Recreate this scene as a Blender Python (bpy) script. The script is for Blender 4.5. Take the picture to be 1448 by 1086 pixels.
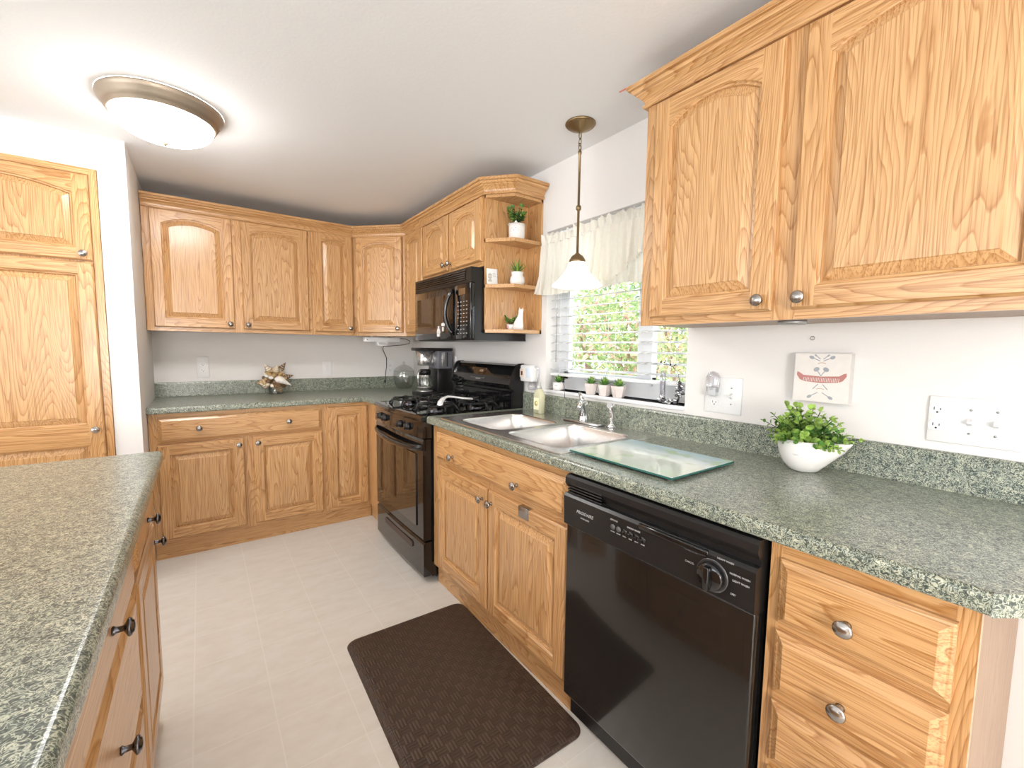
import bpy, bmesh, math, random
from mathutils import Vector, Matrix

for o in list(bpy.data.objects): bpy.data.objects.remove(o)
scene = bpy.context.scene
COL = scene.collection
PI = math.pi
rnd = random.Random(7)

# ------------------------------------------------------------------ camera
CAM = (-1.5948, -3.8073, 1.271)
def cam_axes(yaw, pitch, roll):
    y, p, r = [math.radians(a) for a in (yaw, pitch, roll)]
    f = Vector((math.sin(y)*math.cos(p), math.cos(y)*math.cos(p), math.sin(p)))
    rt = Vector((math.cos(y), -math.sin(y), 0)); up = rt.cross(f)
    return rt*math.cos(r)+up*math.sin(r), -rt*math.sin(r)+up*math.cos(r), f
R_, U_, F_ = cam_axes(35.7807, -4.9577, 0.6704)
cd = bpy.data.cameras.new('camera'); cam = bpy.data.objects.new('camera', cd); COL.objects.link(cam)
cd.sensor_fit = 'HORIZONTAL'; cd.sensor_width = 36; cd.lens = 615.344/1448*36
cd.shift_x = -2.9/1448; cd.shift_y = 3.56/1448; cd.clip_start = .02
B_ = -F_
cam.matrix_world = Matrix(((R_.x, U_.x, B_.x, CAM[0]), (R_.y, U_.y, B_.y, CAM[1]), (R_.z, U_.z, B_.z, CAM[2]), (0, 0, 0, 1)))
scene.camera = cam

# ------------------------------------------------------------------ world, lights, exposure
vs = scene.view_settings
vs.view_transform = 'Standard'; vs.look = 'None'; vs.gamma = 1; vs.use_curve_mapping = False
vs.exposure = 0.57
w = bpy.data.worlds.new('sky'); scene.world = w; w.use_nodes = True
wn = w.node_tree.nodes; wl = w.node_tree.links
bg = wn['Background']; bg.inputs[0].default_value = (.9, .95, 1, 1); bg.inputs[1].default_value = 2.5
def area(name, loc, rot, sx, sy, power, color=(1, 1, 1)):
    l = bpy.data.lights.new(name, 'AREA'); l.shape = 'RECTANGLE'; l.size = sx; l.size_y = sy
    l.energy = power; l.color = color
    o = bpy.data.objects.new(name, l); COL.objects.link(o); o.location = loc; o.rotation_euler = rot
    return o
area('added_fill_far_left', (-6.42, -3.7, 1.22), (PI/2, 0, -PI/2), 3.6, 1.8, 42, (.94, .97, 1))  # soft fill added in the unseen far-left opening to even out the light
def lamp(name, loc, power, r=.16, color=(1, .98, .96)):
    l = bpy.data.lights.new(name, 'POINT'); l.energy = power; l.shadow_soft_size = r; l.color = color
    o = bpy.data.objects.new(name, l); COL.objects.link(o); o.location = loc
lamp('added_fill_left', (-4.3, -4.9, 1.7), 10)  # bare point light added out of view as extra fill, no fixture here
lamp('added_fill_behind', (-2.3, -6.1, 1.2), 115, .35)  # unseen fill added behind the camera to brighten the back run and ceiling
sun = bpy.data.lights.new('sun', 'SUN'); sun.energy = 4.0; sun.angle = .02; sun.color = (1, .96, .88)
so = bpy.data.objects.new('sun', sun); COL.objects.link(so); so.rotation_euler = (math.radians(30), math.radians(-28), 0)

# ------------------------------------------------------------------ materials
def nt(name):
    m = bpy.data.materials.new(name); m.use_nodes = True
    n = m.node_tree.nodes; l = m.node_tree.links
    return m, n, l, n['Principled BSDF']
def M_(name, col, rough=.5, metal=0, spec=.5, coat=0, emit=None, es=0, trans=0, ior=1.45, alpha=1, sheen=0, bump=None):
    m, n, l, b = nt(name)
    b.inputs['Base Color'].default_value = (*col, 1); b.inputs['Roughness'].default_value = rough
    b.inputs['Metallic'].default_value = metal; b.inputs['Specular IOR Level'].default_value = spec
    b.inputs['Coat Weight'].default_value = coat; b.inputs['IOR'].default_value = ior
    b.inputs['Transmission Weight'].default_value = trans; b.inputs['Alpha'].default_value = alpha
    if emit: b.inputs['Emission Color'].default_value = (*emit, 1); b.inputs['Emission Strength'].default_value = es
    # gentle procedural variation so that no surface is perfectly uniform
    tc = n.new('ShaderNodeTexCoord'); no = n.new('ShaderNodeTexNoise')
    sc, st, mix = bump or (60, .02, .04)
    no.inputs['Scale'].default_value = sc; no.inputs['Detail'].default_value = 3
    l.new(tc.outputs['Object'], no.inputs['Vector'])
    hs = n.new('ShaderNodeHueSaturation'); hs.inputs['Color'].default_value = (*col, 1)
    mr = n.new('ShaderNodeMapRange'); mr.inputs['To Min'].default_value = 1-mix; mr.inputs['To Max'].default_value = 1+mix
    l.new(no.outputs['Fac'], mr.inputs['Value']); l.new(mr.outputs[0], hs.inputs['Value'])
    l.new(hs.outputs[0], b.inputs['Base Color'])
    if bump:
        bp = n.new('ShaderNodeBump'); bp.inputs['Strength'].default_value = st; bp.inputs['Distance'].default_value = .004
        l.new(no.outputs['Fac'], bp.inputs['Height']); l.new(bp.outputs[0], b.inputs['Normal'])
    return m
def ramp(n, stops, interp='LINEAR'):
    r = n.new('ShaderNodeValToRGB'); r.color_ramp.interpolation = interp
    e = r.color_ramp.elements
    while len(e) < len(stops): e.new(.5)
    for i, (p, c) in enumerate(stops): e[i].position = p; e[i].color = (*c, 1) if len(c) == 3 else c
    return r
def oak(name, axis, light=(.65, .385, .175), dark=(.43, .205, .065), rough=.3):
    m, n, l, b = nt(name)
    tc = n.new('ShaderNodeTexCoord'); mp = n.new('ShaderNodeMapping'); oi = n.new('ShaderNodeObjectInfo')
    big, small = 6.5, .75
    s = [big]*3; s[axis] = small
    mp.inputs['Scale'].default_value = s
    l.new(tc.outputs['Object'], mp.inputs['Vector'])
    wv = n.new('ShaderNodeMath'); wv.operation = 'MULTIPLY'; wv.inputs[1].default_value = 37
    l.new(oi.outputs['Random'], wv.inputs[0])
    no = n.new('ShaderNodeTexNoise'); no.noise_dimensions = '4D'
    no.inputs['Scale'].default_value = 1; no.inputs['Detail'].default_value = 2.0; no.inputs['Roughness'].default_value = .35
    no.inputs['Distortion'].default_value = .15
    l.new(mp.outputs[0], no.inputs['Vector']); l.new(wv.outputs[0], no.inputs['W'])
    mu = n.new('ShaderNodeMath'); mu.operation = 'MULTIPLY'; mu.inputs[1].default_value = 50
    l.new(no.outputs['Fac'], mu.inputs[0])
    # fine irregularity along the growth rings
    mpj = n.new('ShaderNodeMapping'); sj = [60]*3; sj[axis] = 9; mpj.inputs['Scale'].default_value = sj
    l.new(tc.outputs['Object'], mpj.inputs['Vector'])
    nj = n.new('ShaderNodeTexNoise'); nj.inputs['Scale'].default_value = 1; nj.inputs['Detail'].default_value = 2
    l.new(mpj.outputs[0], nj.inputs['Vector'])
    mj = n.new('ShaderNodeMath'); mj.operation = 'MULTIPLY_ADD'; mj.inputs[1].default_value = .75
    l.new(nj.outputs['Fac'], mj.inputs[0]); l.new(mu.outputs[0], mj.inputs[2])
    fr = n.new('ShaderNodeMath'); fr.operation = 'FRACT'
    l.new(mj.outputs[0], fr.inputs[0])
    mid = tuple(.5*(a+c) for a, c in zip(light, dark))
    rp = ramp(n, [(0, light), (.45, tuple(.85*a+.15*c for a, c in zip(light, dark))), (.8, mid), (.92, dark), (1, tuple(.7*a+.3*c for a, c in zip(light, dark)))])
    l.new(fr.outputs[0], rp.inputs[0])
    # pores
    mp2 = n.new('ShaderNodeMapping'); s2 = [330]*3; s2[axis] = 7; mp2.inputs['Scale'].default_value = s2
    l.new(tc.outputs['Object'], mp2.inputs['Vector'])
    n2 = n.new('ShaderNodeTexNoise'); n2.inputs['Scale'].default_value = 1; n2.inputs['Detail'].default_value = 1
    l.new(mp2.outputs[0], n2.inputs['Vector'])
    r2 = ramp(n, [(.34, (.66, .56, .44)), (.50, (1, 1, 1))])
    l.new(n2.outputs['Fac'], r2.inputs[0])
    mx = n.new('ShaderNodeMix'); mx.data_type = 'RGBA'; mx.blend_type = 'MULTIPLY'; mx.inputs[0].default_value = .8
    l.new(rp.outputs[0], mx.inputs[6]); l.new(r2.outputs[0], mx.inputs[7])
    # board to board variation
    hs = n.new('ShaderNodeHueSaturation')
    mr = n.new('ShaderNodeMapRange'); mr.inputs['To Min'].default_value = .94; mr.inputs['To Max'].default_value = 1.06
    l.new(oi.outputs['Random'], mr.inputs['Value']); l.new(mr.outputs[0], hs.inputs['Value'])
    l.new(mx.outputs[2], hs.inputs['Color']); l.new(hs.outputs[0], b.inputs['Base Color'])
    b.inputs['Roughness'].default_value = rough; b.inputs['Coat Weight'].default_value = .25; b.inputs['Coat Roughness'].default_value = .18
    bp = n.new('ShaderNodeBump'); bp.inputs['Strength'].default_value = .12; bp.inputs['Distance'].default_value = .001
    l.new(n2.outputs['Fac'], bp.inputs['Height']); l.new(bp.outputs[0], b.inputs['Normal'])
    return m
OV = oak('oak_grain_upright', 2); OH = oak('oak_grain_across', 0)
OS = oak('oak_grain_deep', 1)
OVP = oak('oak_panel_upright', 2, (.66, .40, .19), (.45, .225, .08))
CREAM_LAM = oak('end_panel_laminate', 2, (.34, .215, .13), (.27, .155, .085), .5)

def laminate():
    m, n, l, b = nt('green_flecked_laminate')
    tc = n.new('ShaderNodeTexCoord')
    no = n.new('ShaderNodeTexNoise'); no.inputs['Scale'].default_value = 125; no.inputs['Detail'].default_value = 1.5
    no.inputs['Distortion'].default_value = 1.6
    l.new(tc.outputs['Object'], no.inputs['Vector'])
    s = n.new('ShaderNodeMath'); s.operation = 'SUBTRACT'; s.inputs[1].default_value = .5; l.new(no.outputs['Fac'], s.inputs[0])
    a = n.new('ShaderNodeMath'); a.operation = 'ABSOLUTE'; l.new(s.outputs[0], a.inputs[0])
    r = ramp(n, [(0, (.52, .53, .44)), (.028, (.41, .43, .355)), (.055, (.18, .205, .175)), (.12, (.082, .104, .09)), (.2, (.036, .052, .047))])
    l.new(a.outputs[0], r.inputs[0])
    n2 = n.new('ShaderNodeTexNoise'); n2.inputs['Scale'].default_value = 60; n2.inputs['Detail'].default_value = 2
    l.new(tc.outputs['Object'], n2.inputs['Vector'])
    r2 = ramp(n, [(.35, (.75, .8, .78)), (.65, (1.2, 1.18, 1.1))])
    l.new(n2.outputs['Fac'], r2.inputs[0])
    mx = n.new('ShaderNodeMix'); mx.data_type = 'RGBA'; mx.blend_type = 'MULTIPLY'; mx.inputs[0].default_value = 1
    l.new(r.outputs[0], mx.inputs[6]); l.new(r2.outputs[0], mx.inputs[7]); l.new(mx.outputs[2], b.inputs['Base Color'])
    b.inputs['Roughness'].default_value = .3; b.inputs['Coat Weight'].default_value = .35; b.inputs['Coat Roughness'].default_value = .22
    bp = n.new('ShaderNodeBump'); bp.inputs['Strength'].default_value = .08; bp.inputs['Distance'].default_value = .001
    l.new(no.outputs['Fac'], bp.inputs['Height']); l.new(bp.outputs[0], b.inputs['Normal'])
    return m
LAM = laminate()

def vinyl():
    m, n, l, b = nt('cream_vinyl_tile')
    tc = n.new('ShaderNodeTexCoord'); sp = n.new('ShaderNodeSeparateXYZ'); l.new(tc.outputs['Object'], sp.inputs[0])
    ds = []
    for k, (off, pitch) in enumerate(((1.664, .232), (2.228, .2265))):
        ad = n.new('ShaderNodeMath'); ad.operation = 'ADD'; ad.inputs[1].default_value = off; l.new(sp.outputs[k], ad.inputs[0])
        dv = n.new('ShaderNodeMath'); dv.operation = 'DIVIDE'; dv.inputs[1].default_value = pitch; l.new(ad.outputs[0], dv.inputs[0])
        rd = n.new('ShaderNodeMath'); rd.operation = 'ROUND'; l.new(dv.outputs[0], rd.inputs[0])
        sb = n.new('ShaderNodeMath'); sb.operation = 'SUBTRACT'; l.new(dv.outputs[0], sb.inputs[0]); l.new(rd.outputs[0], sb.inputs[1])
        ab = n.new('ShaderNodeMath'); ab.operation = 'ABSOLUTE'; l.new(sb.outputs[0], ab.inputs[0]); ds.append(ab)
    mn = n.new('ShaderNodeMath'); mn.operation = 'MINIMUM'; l.new(ds[0].outputs[0], mn.inputs[0]); l.new(ds[1].outputs[0], mn.inputs[1])
    rl = ramp(n, [(.006, (1, 1, 1)), (.011, (0, 0, 0))]); l.new(mn.outputs[0], rl.inputs[0])
    no = n.new('ShaderNodeTexNoise'); no.inputs['Scale'].default_value = 9; no.inputs['Detail'].default_value = 6; no.inputs['Roughness'].default_value = .65
    mp = n.new('ShaderNodeMapping'); mp.inputs['Scale'].default_value = (1, 2.2, 1); l.new(tc.outputs['Object'], mp.inputs['Vector']); l.new(mp.outputs[0], no.inputs['Vector'])
    rc = ramp(n, [(.3, (.68, .64, .58)), (.5, (.72, .685, .63)), (.7, (.75, .725, .68))]); l.new(no.outputs['Fac'], rc.inputs[0])
    mx = n.new('ShaderNodeMix'); mx.data_type = 'RGBA'; l.new(rl.outputs[0], mx.inputs[0]); l.new(rc.outputs[0], mx.inputs[6]); mx.inputs[7].default_value = (.775, .745, .69, 1)
    l.new(mx.outputs[2], b.inputs['Base Color']); b.inputs['Roughness'].default_value = .42
    bp = n.new('ShaderNodeBump'); bp.inputs['Strength'].default_value = .08; bp.inputs['Distance'].default_value = .003
    l.new(no.outputs['Fac'], bp.inputs['Height']); l.new(bp.outputs[0], b.inputs['Normal'])
    return m
def matmat():
    m, n, l, b = nt('brown_basketweave_rubber')
    tc = n.new('ShaderNodeTexCoord'); mp = n.new('ShaderNodeMapping'); mp.inputs['Rotation'].default_value = (0, 0, 0)
    l.new(tc.outputs['Object'], mp.inputs['Vector'])
    ck = n.new('ShaderNodeTexChecker'); ck.inputs['Scale'].default_value = 1/.034; l.new(mp.outputs[0], ck.inputs['Vector'])
    # ribs of the weave, running one way on one square and the other way on the next
    sp = n.new('ShaderNodeSeparateXYZ'); l.new(mp.outputs[0], sp.inputs[0])
    sn = []
    for k in (0, 1):
        mu = n.new('ShaderNodeMath'); mu.operation = 'MULTIPLY'; mu.inputs[1].default_value = 2*PI/.0227; l.new(sp.outputs[k], mu.inputs[0])
        s_ = n.new('ShaderNodeMath'); s_.operation = 'SINE'; l.new(mu.outputs[0], s_.inputs[0])
        a_ = n.new('ShaderNodeMath'); a_.operation = 'ABSOLUTE'; l.new(s_.outputs[0], a_.inputs[0]); sn.append(a_)
    mx = n.new('ShaderNodeMix'); mx.data_type = 'FLOAT'; l.new(ck.outputs['Fac'], mx.inputs[0]); l.new(sn[0].outputs[0], mx.inputs[2]); l.new(sn[1].outputs[0], mx.inputs[3])
    rp = ramp(n, [(0, (.044, .026, .017)), (.35, (.062, .038, .026)), (1, (.070, .043, .030))]); l.new(mx.outputs[0], rp.inputs[0])
    mc = n.new('ShaderNodeMix'); mc.data_type = 'RGBA'; mc.blend_type = 'MULTIPLY'; mc.inputs[7].default_value = (.74, .72, .72, 1)
    l.new(ck.outputs['Fac'], mc.inputs[0]); l.new(rp.outputs[0], mc.inputs[6])
    l.new(mc.outputs[2], b.inputs['Base Color']); b.inputs['Roughness'].default_value = .45
    bp = n.new('ShaderNodeBump'); bp.inputs['Strength'].default_value = .6; bp.inputs['Distance'].default_value = .002
    l.new(mx.outputs[0], bp.inputs['Height']); l.new(bp.outputs[0], b.inputs['Normal'])
    return m
VINYL = vinyl(); RUBBER = matmat()
WALL = M_('warm_white_wall_paint', (.81, .79, .77), .75, bump=(180, .08, .015))
CEIL = M_('stippled_white_ceiling', (.86, .87, .885), .8, bump=(95, .12, .015))
WHITE = M_('white_plastic', (.83, .83, .83), .35)
TRIMW = M_('white_vinyl_trim', (.84, .85, .87), .4)
SATIN = M_('satin_nickel', (.38, .365, .35), .26, 1)
DARKNI = M_('dark_nickel', (.16, .16, .18), .22, 1)
CHROME = M_('polished_chrome', (.75, .76, .78), .09, 1)
STEEL = M_('brushed_stainless', (.74, .73, .72), .25, 1, bump=(240, .05, .03))
BLACK = M_('gloss_black_enamel', (.006, .006, .007), .07, 0, .5, .5)
BGLASS = M_('black_glass', (.012, .008, .006), .03, 0, .8, .8)
BSATIN = M_('satin_black_plastic', (.012, .011, .011), .3)
DWB = M_('dishwasher_black_panel', (.012, .0105, .0095), .16, 0, .5, .3)
IRON = M_('black_cast_iron', (.012, .012, .013), .4)
GREYT = M_('light_grey_print', (.45, .45, .45), .5)
BRASS = M_('aged_brass', (.27, .19, .10), .38, 1)
FIXT = M_('brushed_bronze_ring', (.40, .33, .26), .42, .7)
CERAM = M_('white_glazed_ceramic', (.82, .80, .78), .22, 0, .5, .3)
CERAMP = M_('pinkish_white_clay', (.78, .70, .67), .45)
SOIL = M_('dark_potting_soil', (.04, .028, .02), .9)
def leafmat(name, c, tr=.25):
    m, n, l, b = nt(name)
    oi = n.new('ShaderNodeTexCoord'); no = n.new('ShaderNodeTexNoise'); no.inputs['Scale'].default_value = 30
    l.new(oi.outputs['Object'], no.inputs['Vector'])
    r = ramp(n, [(.3, tuple(.6*x for x in c)), (.7, tuple(min(1, 1.35*x) for x in c))]); l.new(no.outputs['Fac'], r.inputs[0])
    l.new(r.outputs[0], b.inputs['Base Color']); b.inputs['Roughness'].default_value = .45
    t = n.new('ShaderNodeBsdfTranslucent'); l.new(r.outputs[0], t.inputs[0])
    ms = n.new('ShaderNodeMixShader'); ms.inputs[0].default_value = tr
    l.new(b.outputs[0], ms.inputs[1]); l.new(t.outputs[0], ms.inputs[2]); l.new(ms.outputs[0], n['Material Output'].inputs[0])
    return m
LEAF1 = leafmat('bright_green_leaf', (.36, .54, .12)); LEAF2 = leafmat('mid_green_leaf', (.12, .29, .06)); LEAF3 = leafmat('deep_green_leaf', (.03, .085, .025))
OUTL1 = leafmat('sunlit_shrub_leaf', (.34, .48, .22), .4); OUTL2 = leafmat('yellow_green_shrub_leaf', (.55, .60, .32), .4); OUTL3 = leafmat('shaded_shrub_leaf', (.16, .28, .15), .3)
PINKL = leafmat('pink_blossom', (.72, .46, .40), .4)
BARK = M_('grey_brown_bark', (.30, .2, .15), .9)
def thin_glass(name, tint=(.95, .97, .97), gloss=.12, rough=.02):
    m, n, l, b = nt(name); n.remove(b)
    t = n.new('ShaderNodeBsdfTransparent'); t.inputs[0].default_value = (*tint, 1)
    g = n.new('ShaderNodeBsdfGlossy'); g.inputs['Roughness'].default_value = rough
    f = n.new('ShaderNodeLayerWeight'); f.inputs[0].default_value = .5
    pw = n.new('ShaderNodeMath'); pw.operation = 'POWER'; pw.inputs[1].default_value = 5; l.new(f.outputs['Facing'], pw.inputs[0])
    a = n.new('ShaderNodeMath'); a.operation = 'MULTIPLY_ADD'; a.use_clamp = True; a.inputs[1].default_value = .7; a.inputs[2].default_value = gloss; l.new(pw.outputs[0], a.inputs[0])
    ms = n.new('ShaderNodeMixShader'); l.new(a.outputs[0], ms.inputs[0]); l.new(t.outputs[0], ms.inputs[1]); l.new(g.outputs[0], ms.inputs[2])
    l.new(ms.outputs[0], n['Material Output'].inputs[0]); return m
PANE = thin_glass('window_glass', (.97, .99, .98), .06)
JARG = thin_glass('clear_jar_glass', (.95, .96, .95), .12, .05)
PLUGG = thin_glass('clear_plastic', (.9, .9, .92), .15, .1)
def glow(name, col, strength, base=(.9, .88, .85)):
    return M_(name, base, .3, 0, .5, 0, col, strength)
DOMEG = glow('lit_alabaster_glass', (1, .975, .95), 31.0)
SHADEG = glow('lit_frosted_white_glass', (1, .97, .93), .9)
def fabric():
    m, n, l, b = nt('sheer_cream_cotton')
    tc = n.new('ShaderNodeTexCoord'); no = n.new('ShaderNodeTexNoise'); no.inputs['Scale'].default_value = 90; l.new(tc.outputs['Object'], no.inputs['Vector'])
    r = ramp(n, [(.3, (.90, .86, .76)), (.7, (.93, .91, .85))]); l.new(no.outputs['Fac'], r.inputs[0])
    l.new(r.outputs[0], b.inputs['Base Color']); b.inputs['Roughness'].default_value = .9
    t = n.new('ShaderNodeBsdfTranslucent'); t.inputs[0].default_value = (1, .97, .91, 1)
    ms = n.new('ShaderNodeMixShader'); ms.inputs[0].default_value = .36
    l.new(b.outputs[0], ms.inputs[1]); l.new(t.outputs[0], ms.inputs[2]); l.new(ms.outputs[0], n['Material Output'].inputs[0]); return m
CREAMF = fabric()
BLINDM = leafmat('white_blind_slat', (.80, .84, .88), .15)

# ------------------------------------------------------------------ mesh helpers
class MB:
    def __init__(s): s.bm = bmesh.new(); s.mats = []; s.round = False
    def mi(s, m):
        if m not in s.mats: s.mats.append(m)
        return s.mats.index(m)
    def face(s, vs, m, smooth=False):
        try:
            f = s.bm.faces.new([v if isinstance(v, bmesh.types.BMVert) else s.bm.verts.new(v) for v in vs])
        except ValueError: return None
        f.material_index = s.mi(m); f.smooth = smooth; return f
    def box(s, a, b, m, mats=None):
        x0, y0, z0 = a; x1, y1, z1 = b
        v = [s.bm.verts.new(p) for p in ((x0, y0, z0), (x1, y0, z0), (x1, y1, z0), (x0, y1, z0), (x0, y0, z1), (x1, y0, z1), (x1, y1, z1), (x0, y1, z1))]
        for k, q in enumerate(((0, 3, 2, 1), (4, 5, 6, 7), (0, 1, 5, 4), (1, 2, 6, 5), (2, 3, 7, 6), (3, 0, 4, 7))):
            s.face([v[i] for i in q], (mats or {}).get(k, m))
        return s
    def bbox(s, a, b, m, r=.003, seg=2):
        """box with rounded edges"""
        t = bmesh.new(); bmesh.ops.create_cube(t, size=1)
        c = [(a[i]+b[i])/2 for i in range(3)]; d = [abs(b[i]-a[i]) for i in range(3)]
        for v in t.verts: v.co = Vector([c[i]+v.co[i]*d[i] for i in range(3)])
        r = min(r, .49*min(d))
        bmesh.ops.bevel(t, geom=list(t.edges), offset=r, segments=seg, affect='EDGES', profile=.5)
        s.merge(t, m, True); return s
    def merge(s, t, m, smooth=False, mat=None):
        mp = {}
        for v in t.verts: mp[v] = s.bm.verts.new(mat @ v.co if mat else v.co)
        for f in t.faces:
            try: g = s.bm.faces.new([mp[v] for v in f.verts])
            except ValueError: continue
            g.material_index = s.mi(m); g.smooth = smooth
        t.free()
    def prism(s, poly, axis, a, b, m, capm=None, smooth=False):
        """poly: 2D points, extruded along axis from a to b"""
        def P(p, t):
            if axis == 0: return (t, p[0], p[1])
            if axis == 1: return (p[0], t, p[1])
            return (p[0], p[1], t)
        A = [s.bm.verts.new(P(p, a)) for p in poly]; B = [s.bm.verts.new(P(p, b)) for p in poly]
        n = len(poly)
        for i in range(n): s.face([A[i], A[(i+1) % n], B[(i+1) % n], B[i]], m, smooth)
        s.face(A[::-1], capm or m); s.face(B, capm or m); return s
    def loft(s, loops, m, cap0=True, cap1=True, smooth=True, closed=True):
        L = [[s.bm.verts.new(p) for p in lp] for lp in loops]
        for A, B in zip(L, L[1:]):
            n = len(A)
            for i in range(n if closed else n-1): s.face([A[i], A[(i+1) % n], B[(i+1) % n], B[i]], m, smooth)
        if cap0: s.face(L[0][::-1], m)
        if cap1: s.face(L[-1], m)
        return s
    def lathe(s, prof, m, c=(0, 0, 0), seg=24, axis=2, cap=True, sx=1, sy=1, smooth=True):
        loops = []
        for r, h in prof:
            lp = []
            for k in range(seg):
                a = 2*PI*k/seg; x, y = max(r, 1e-5)*math.cos(a)*sx, max(r, 1e-5)*math.sin(a)*sy
                q = (x, y, h) if axis == 2 else ((h, x, y) if axis == 0 else (y, h, x))
                lp.append((c[0]+q[0], c[1]+q[1], c[2]+q[2]))
            loops.append(lp)
        return s.loft(loops, m, cap, cap, smooth)
    def tube(s, pts, r, m, seg=8, rs=None):
        pts = [Vector(p) for p in pts]; loops = []; up = Vector((0, 0, 1)); prev = None
        for i, p in enumerate(pts):
            d = (pts[min(i+1, len(pts)-1)]-pts[max(i-1, 0)]).normalized()
            if prev is None:
                u = d.cross(up)
                if u.length < .1: u = d.cross(Vector((1, 0, 0)))
            else: u = prev-d*prev.dot(d)
            u.normalize(); prev = u; v = d.cross(u); rr = rs[i] if rs else r
            loops.append([p+u*math.cos(2*PI*k/seg)*rr+v*math.sin(2*PI*k/seg)*rr for k in range(seg)])
        return s.loft(loops, m)
    def ell(s, c, r, m, seg=12, rings=8, rot=None):
        t = bmesh.new(); bmesh.ops.create_uvsphere(t, u_segments=seg, v_segments=rings, radius=1)
        mt = Matrix.Translation(Vector(c)) @ (rot or Matrix()) @ Matrix.Diagonal((*r, 1))
        s.merge(t, m, True, mt); return s
    def leaf(s, p, d, nrm, L, W, m, fold=.15):
        d = d.normalized(); side = d.cross(nrm)
        if side.length < 1e-3: side = d.cross(Vector((.3, .5, .8)))
        side.normalize(); n = side.cross(d)
        a = p; b = p+d*L*.45+side*W*.5+n*W*fold; c = p+d*L; e = p+d*L*.45-side*W*.5+n*W*fold; mid = p+d*L*.5
        if s.round:
            k = [p+d*L*u+side*W*v+n*W*fold*abs(v)*2 for u, v in ((0, 0), (.22, .36), (.5, .5), (.8, .38), (1, 0), (.8, -.38), (.5, -.5), (.22, -.36))]
            kv = [s.bm.verts.new(q) for q in k]; vm = s.bm.verts.new(mid)
            for i in range(8): s.face([kv[i], kv[(i+1) % 8], vm], m, True)
            return
        va, vb, vc, ve, vm = [s.bm.verts.new(q) for q in (a, b, c, e, mid)]
        s.face([va, vb, vm], m); s.face([vb, vc, vm], m); s.face([vc, ve, vm], m); s.face([ve, va, vm], m)
    def build(s, name, parent=None, loc=None, rot=None, recalc=True, link=True):
        if recalc: bmesh.ops.recalc_face_normals(s.bm, faces=list(s.bm.faces))
        me = bpy.data.meshes.new(name); s.bm.to_mesh(me); s.bm.free()
        for m in s.mats: me.materials.append(m)
        o = bpy.data.objects.new(name, me); COL.objects.link(o)
        if parent: o.parent = parent
        if loc: o.location = loc
        if rot: o.rotation_euler = rot
        return o
def tag(o, label, cat, group=None, kind=None):
    o['label'] = label; o['category'] = cat
    if group: o['group'] = group
    if kind: o['kind'] = kind
    return o
def thing(name, label, cat, loc=(0, 0, 0), rz=0, group=None):
    o = bpy.data.objects.new(name, None); COL.objects.link(o); o.location = loc; o.rotation_euler = (0, 0, rz)
    o.empty_display_size = .05
    return tag(o, label, cat, group)
def struct(name, mb, **k):
    o = mb.build(name, **k)
    if 'parent' not in k: o['kind'] = 'structure'
    return o
def copy_part(src, parent, loc, rot=None):
    c = src.copy(); COL.objects.link(c); c.parent = parent; c.location = loc
    if rot: c.rotation_euler = rot
    return c
def text(parent, name, body, size, loc, rot, mat, depth=.0004, align='CENTER', shear=0):
    cu = bpy.data.curves.new(name, 'FONT'); cu.body = body; cu.size = size; cu.extrude = depth; cu.align_x = align; cu.align_y = 'CENTER'; cu.shear = shear
    cu.materials.append(mat); t = bpy.data.objects.new(name+'_src', cu); COL.objects.link(t)
    me = bpy.data.meshes.new_from_object(t.evaluated_get(bpy.context.evaluated_depsgraph_get()))
    bpy.data.objects.remove(t)
    o = bpy.data.objects.new(name, me); COL.objects.link(o)
    if parent: o.parent = parent
    o.location = loc; o.rotation_euler = rot; return o
FRONT = (PI/2, 0, 0)       # text facing local -Y

# ------------------------------------------------------------------ room shell
ZC = 2.262
XL, YP = -1.855, -.8675
struct('floor', MB().box((-6.6, -6.6, -.06), (.15, .1, 0), VINYL))
struct('ceiling', MB().box((-6.6, -6.6, ZC), (.15, .1, ZC+.06), CEIL))
struct('wall_back', MB().box((-6.6, 0, 0), (.15, .1, ZC), WALL))
WY0, WY1, WZ0, WZ1, WT = -1.90, -2.785, 1.045, 1.913, .15
b = MB()
b.box((0, WY0, 0), (WT, 0, ZC), WALL); b.box((0, -6.5, 0), (WT, WY1, ZC), WALL)
b.box((0, WY1, 0), (WT, WY0, WZ0), WALL); b.box((0, WY1, WZ1), (WT, WY0, ZC), WALL)
struct('wall_right', b)
# the pantry sits in a wall that stands out into the room
PX0, PX1, PZ1 = -2.64, -1.962, 2.103
b = MB()
b.box((PX1, YP, 0), (XL, 0, ZC), WALL); b.box((-6.5, YP, 0), (PX0, 0, ZC), WALL); b.box((PX0, YP, PZ1), (PX1, 0, ZC), WALL)
struct('wall_left', b)
b = MB(); b.box((-6.6, -6.6, 0), (-6.5, -5.6, ZC), WALL); b.box((-6.6, -1.8, 0), (-6.5, .1, ZC), WALL)
b.box((-6.6, -5.6, 0), (-6.5, -1.8, .3), WALL); b.box((-6.6, -5.6, 2.15), (-6.5, -1.8, ZC), WALL)
struct('wall_far_left', b)
b = MB(); b.box((-6.5, -6.6, 0), (.15, -6.5, ZC), WALL)
struct('wall_rear', b)
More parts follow.
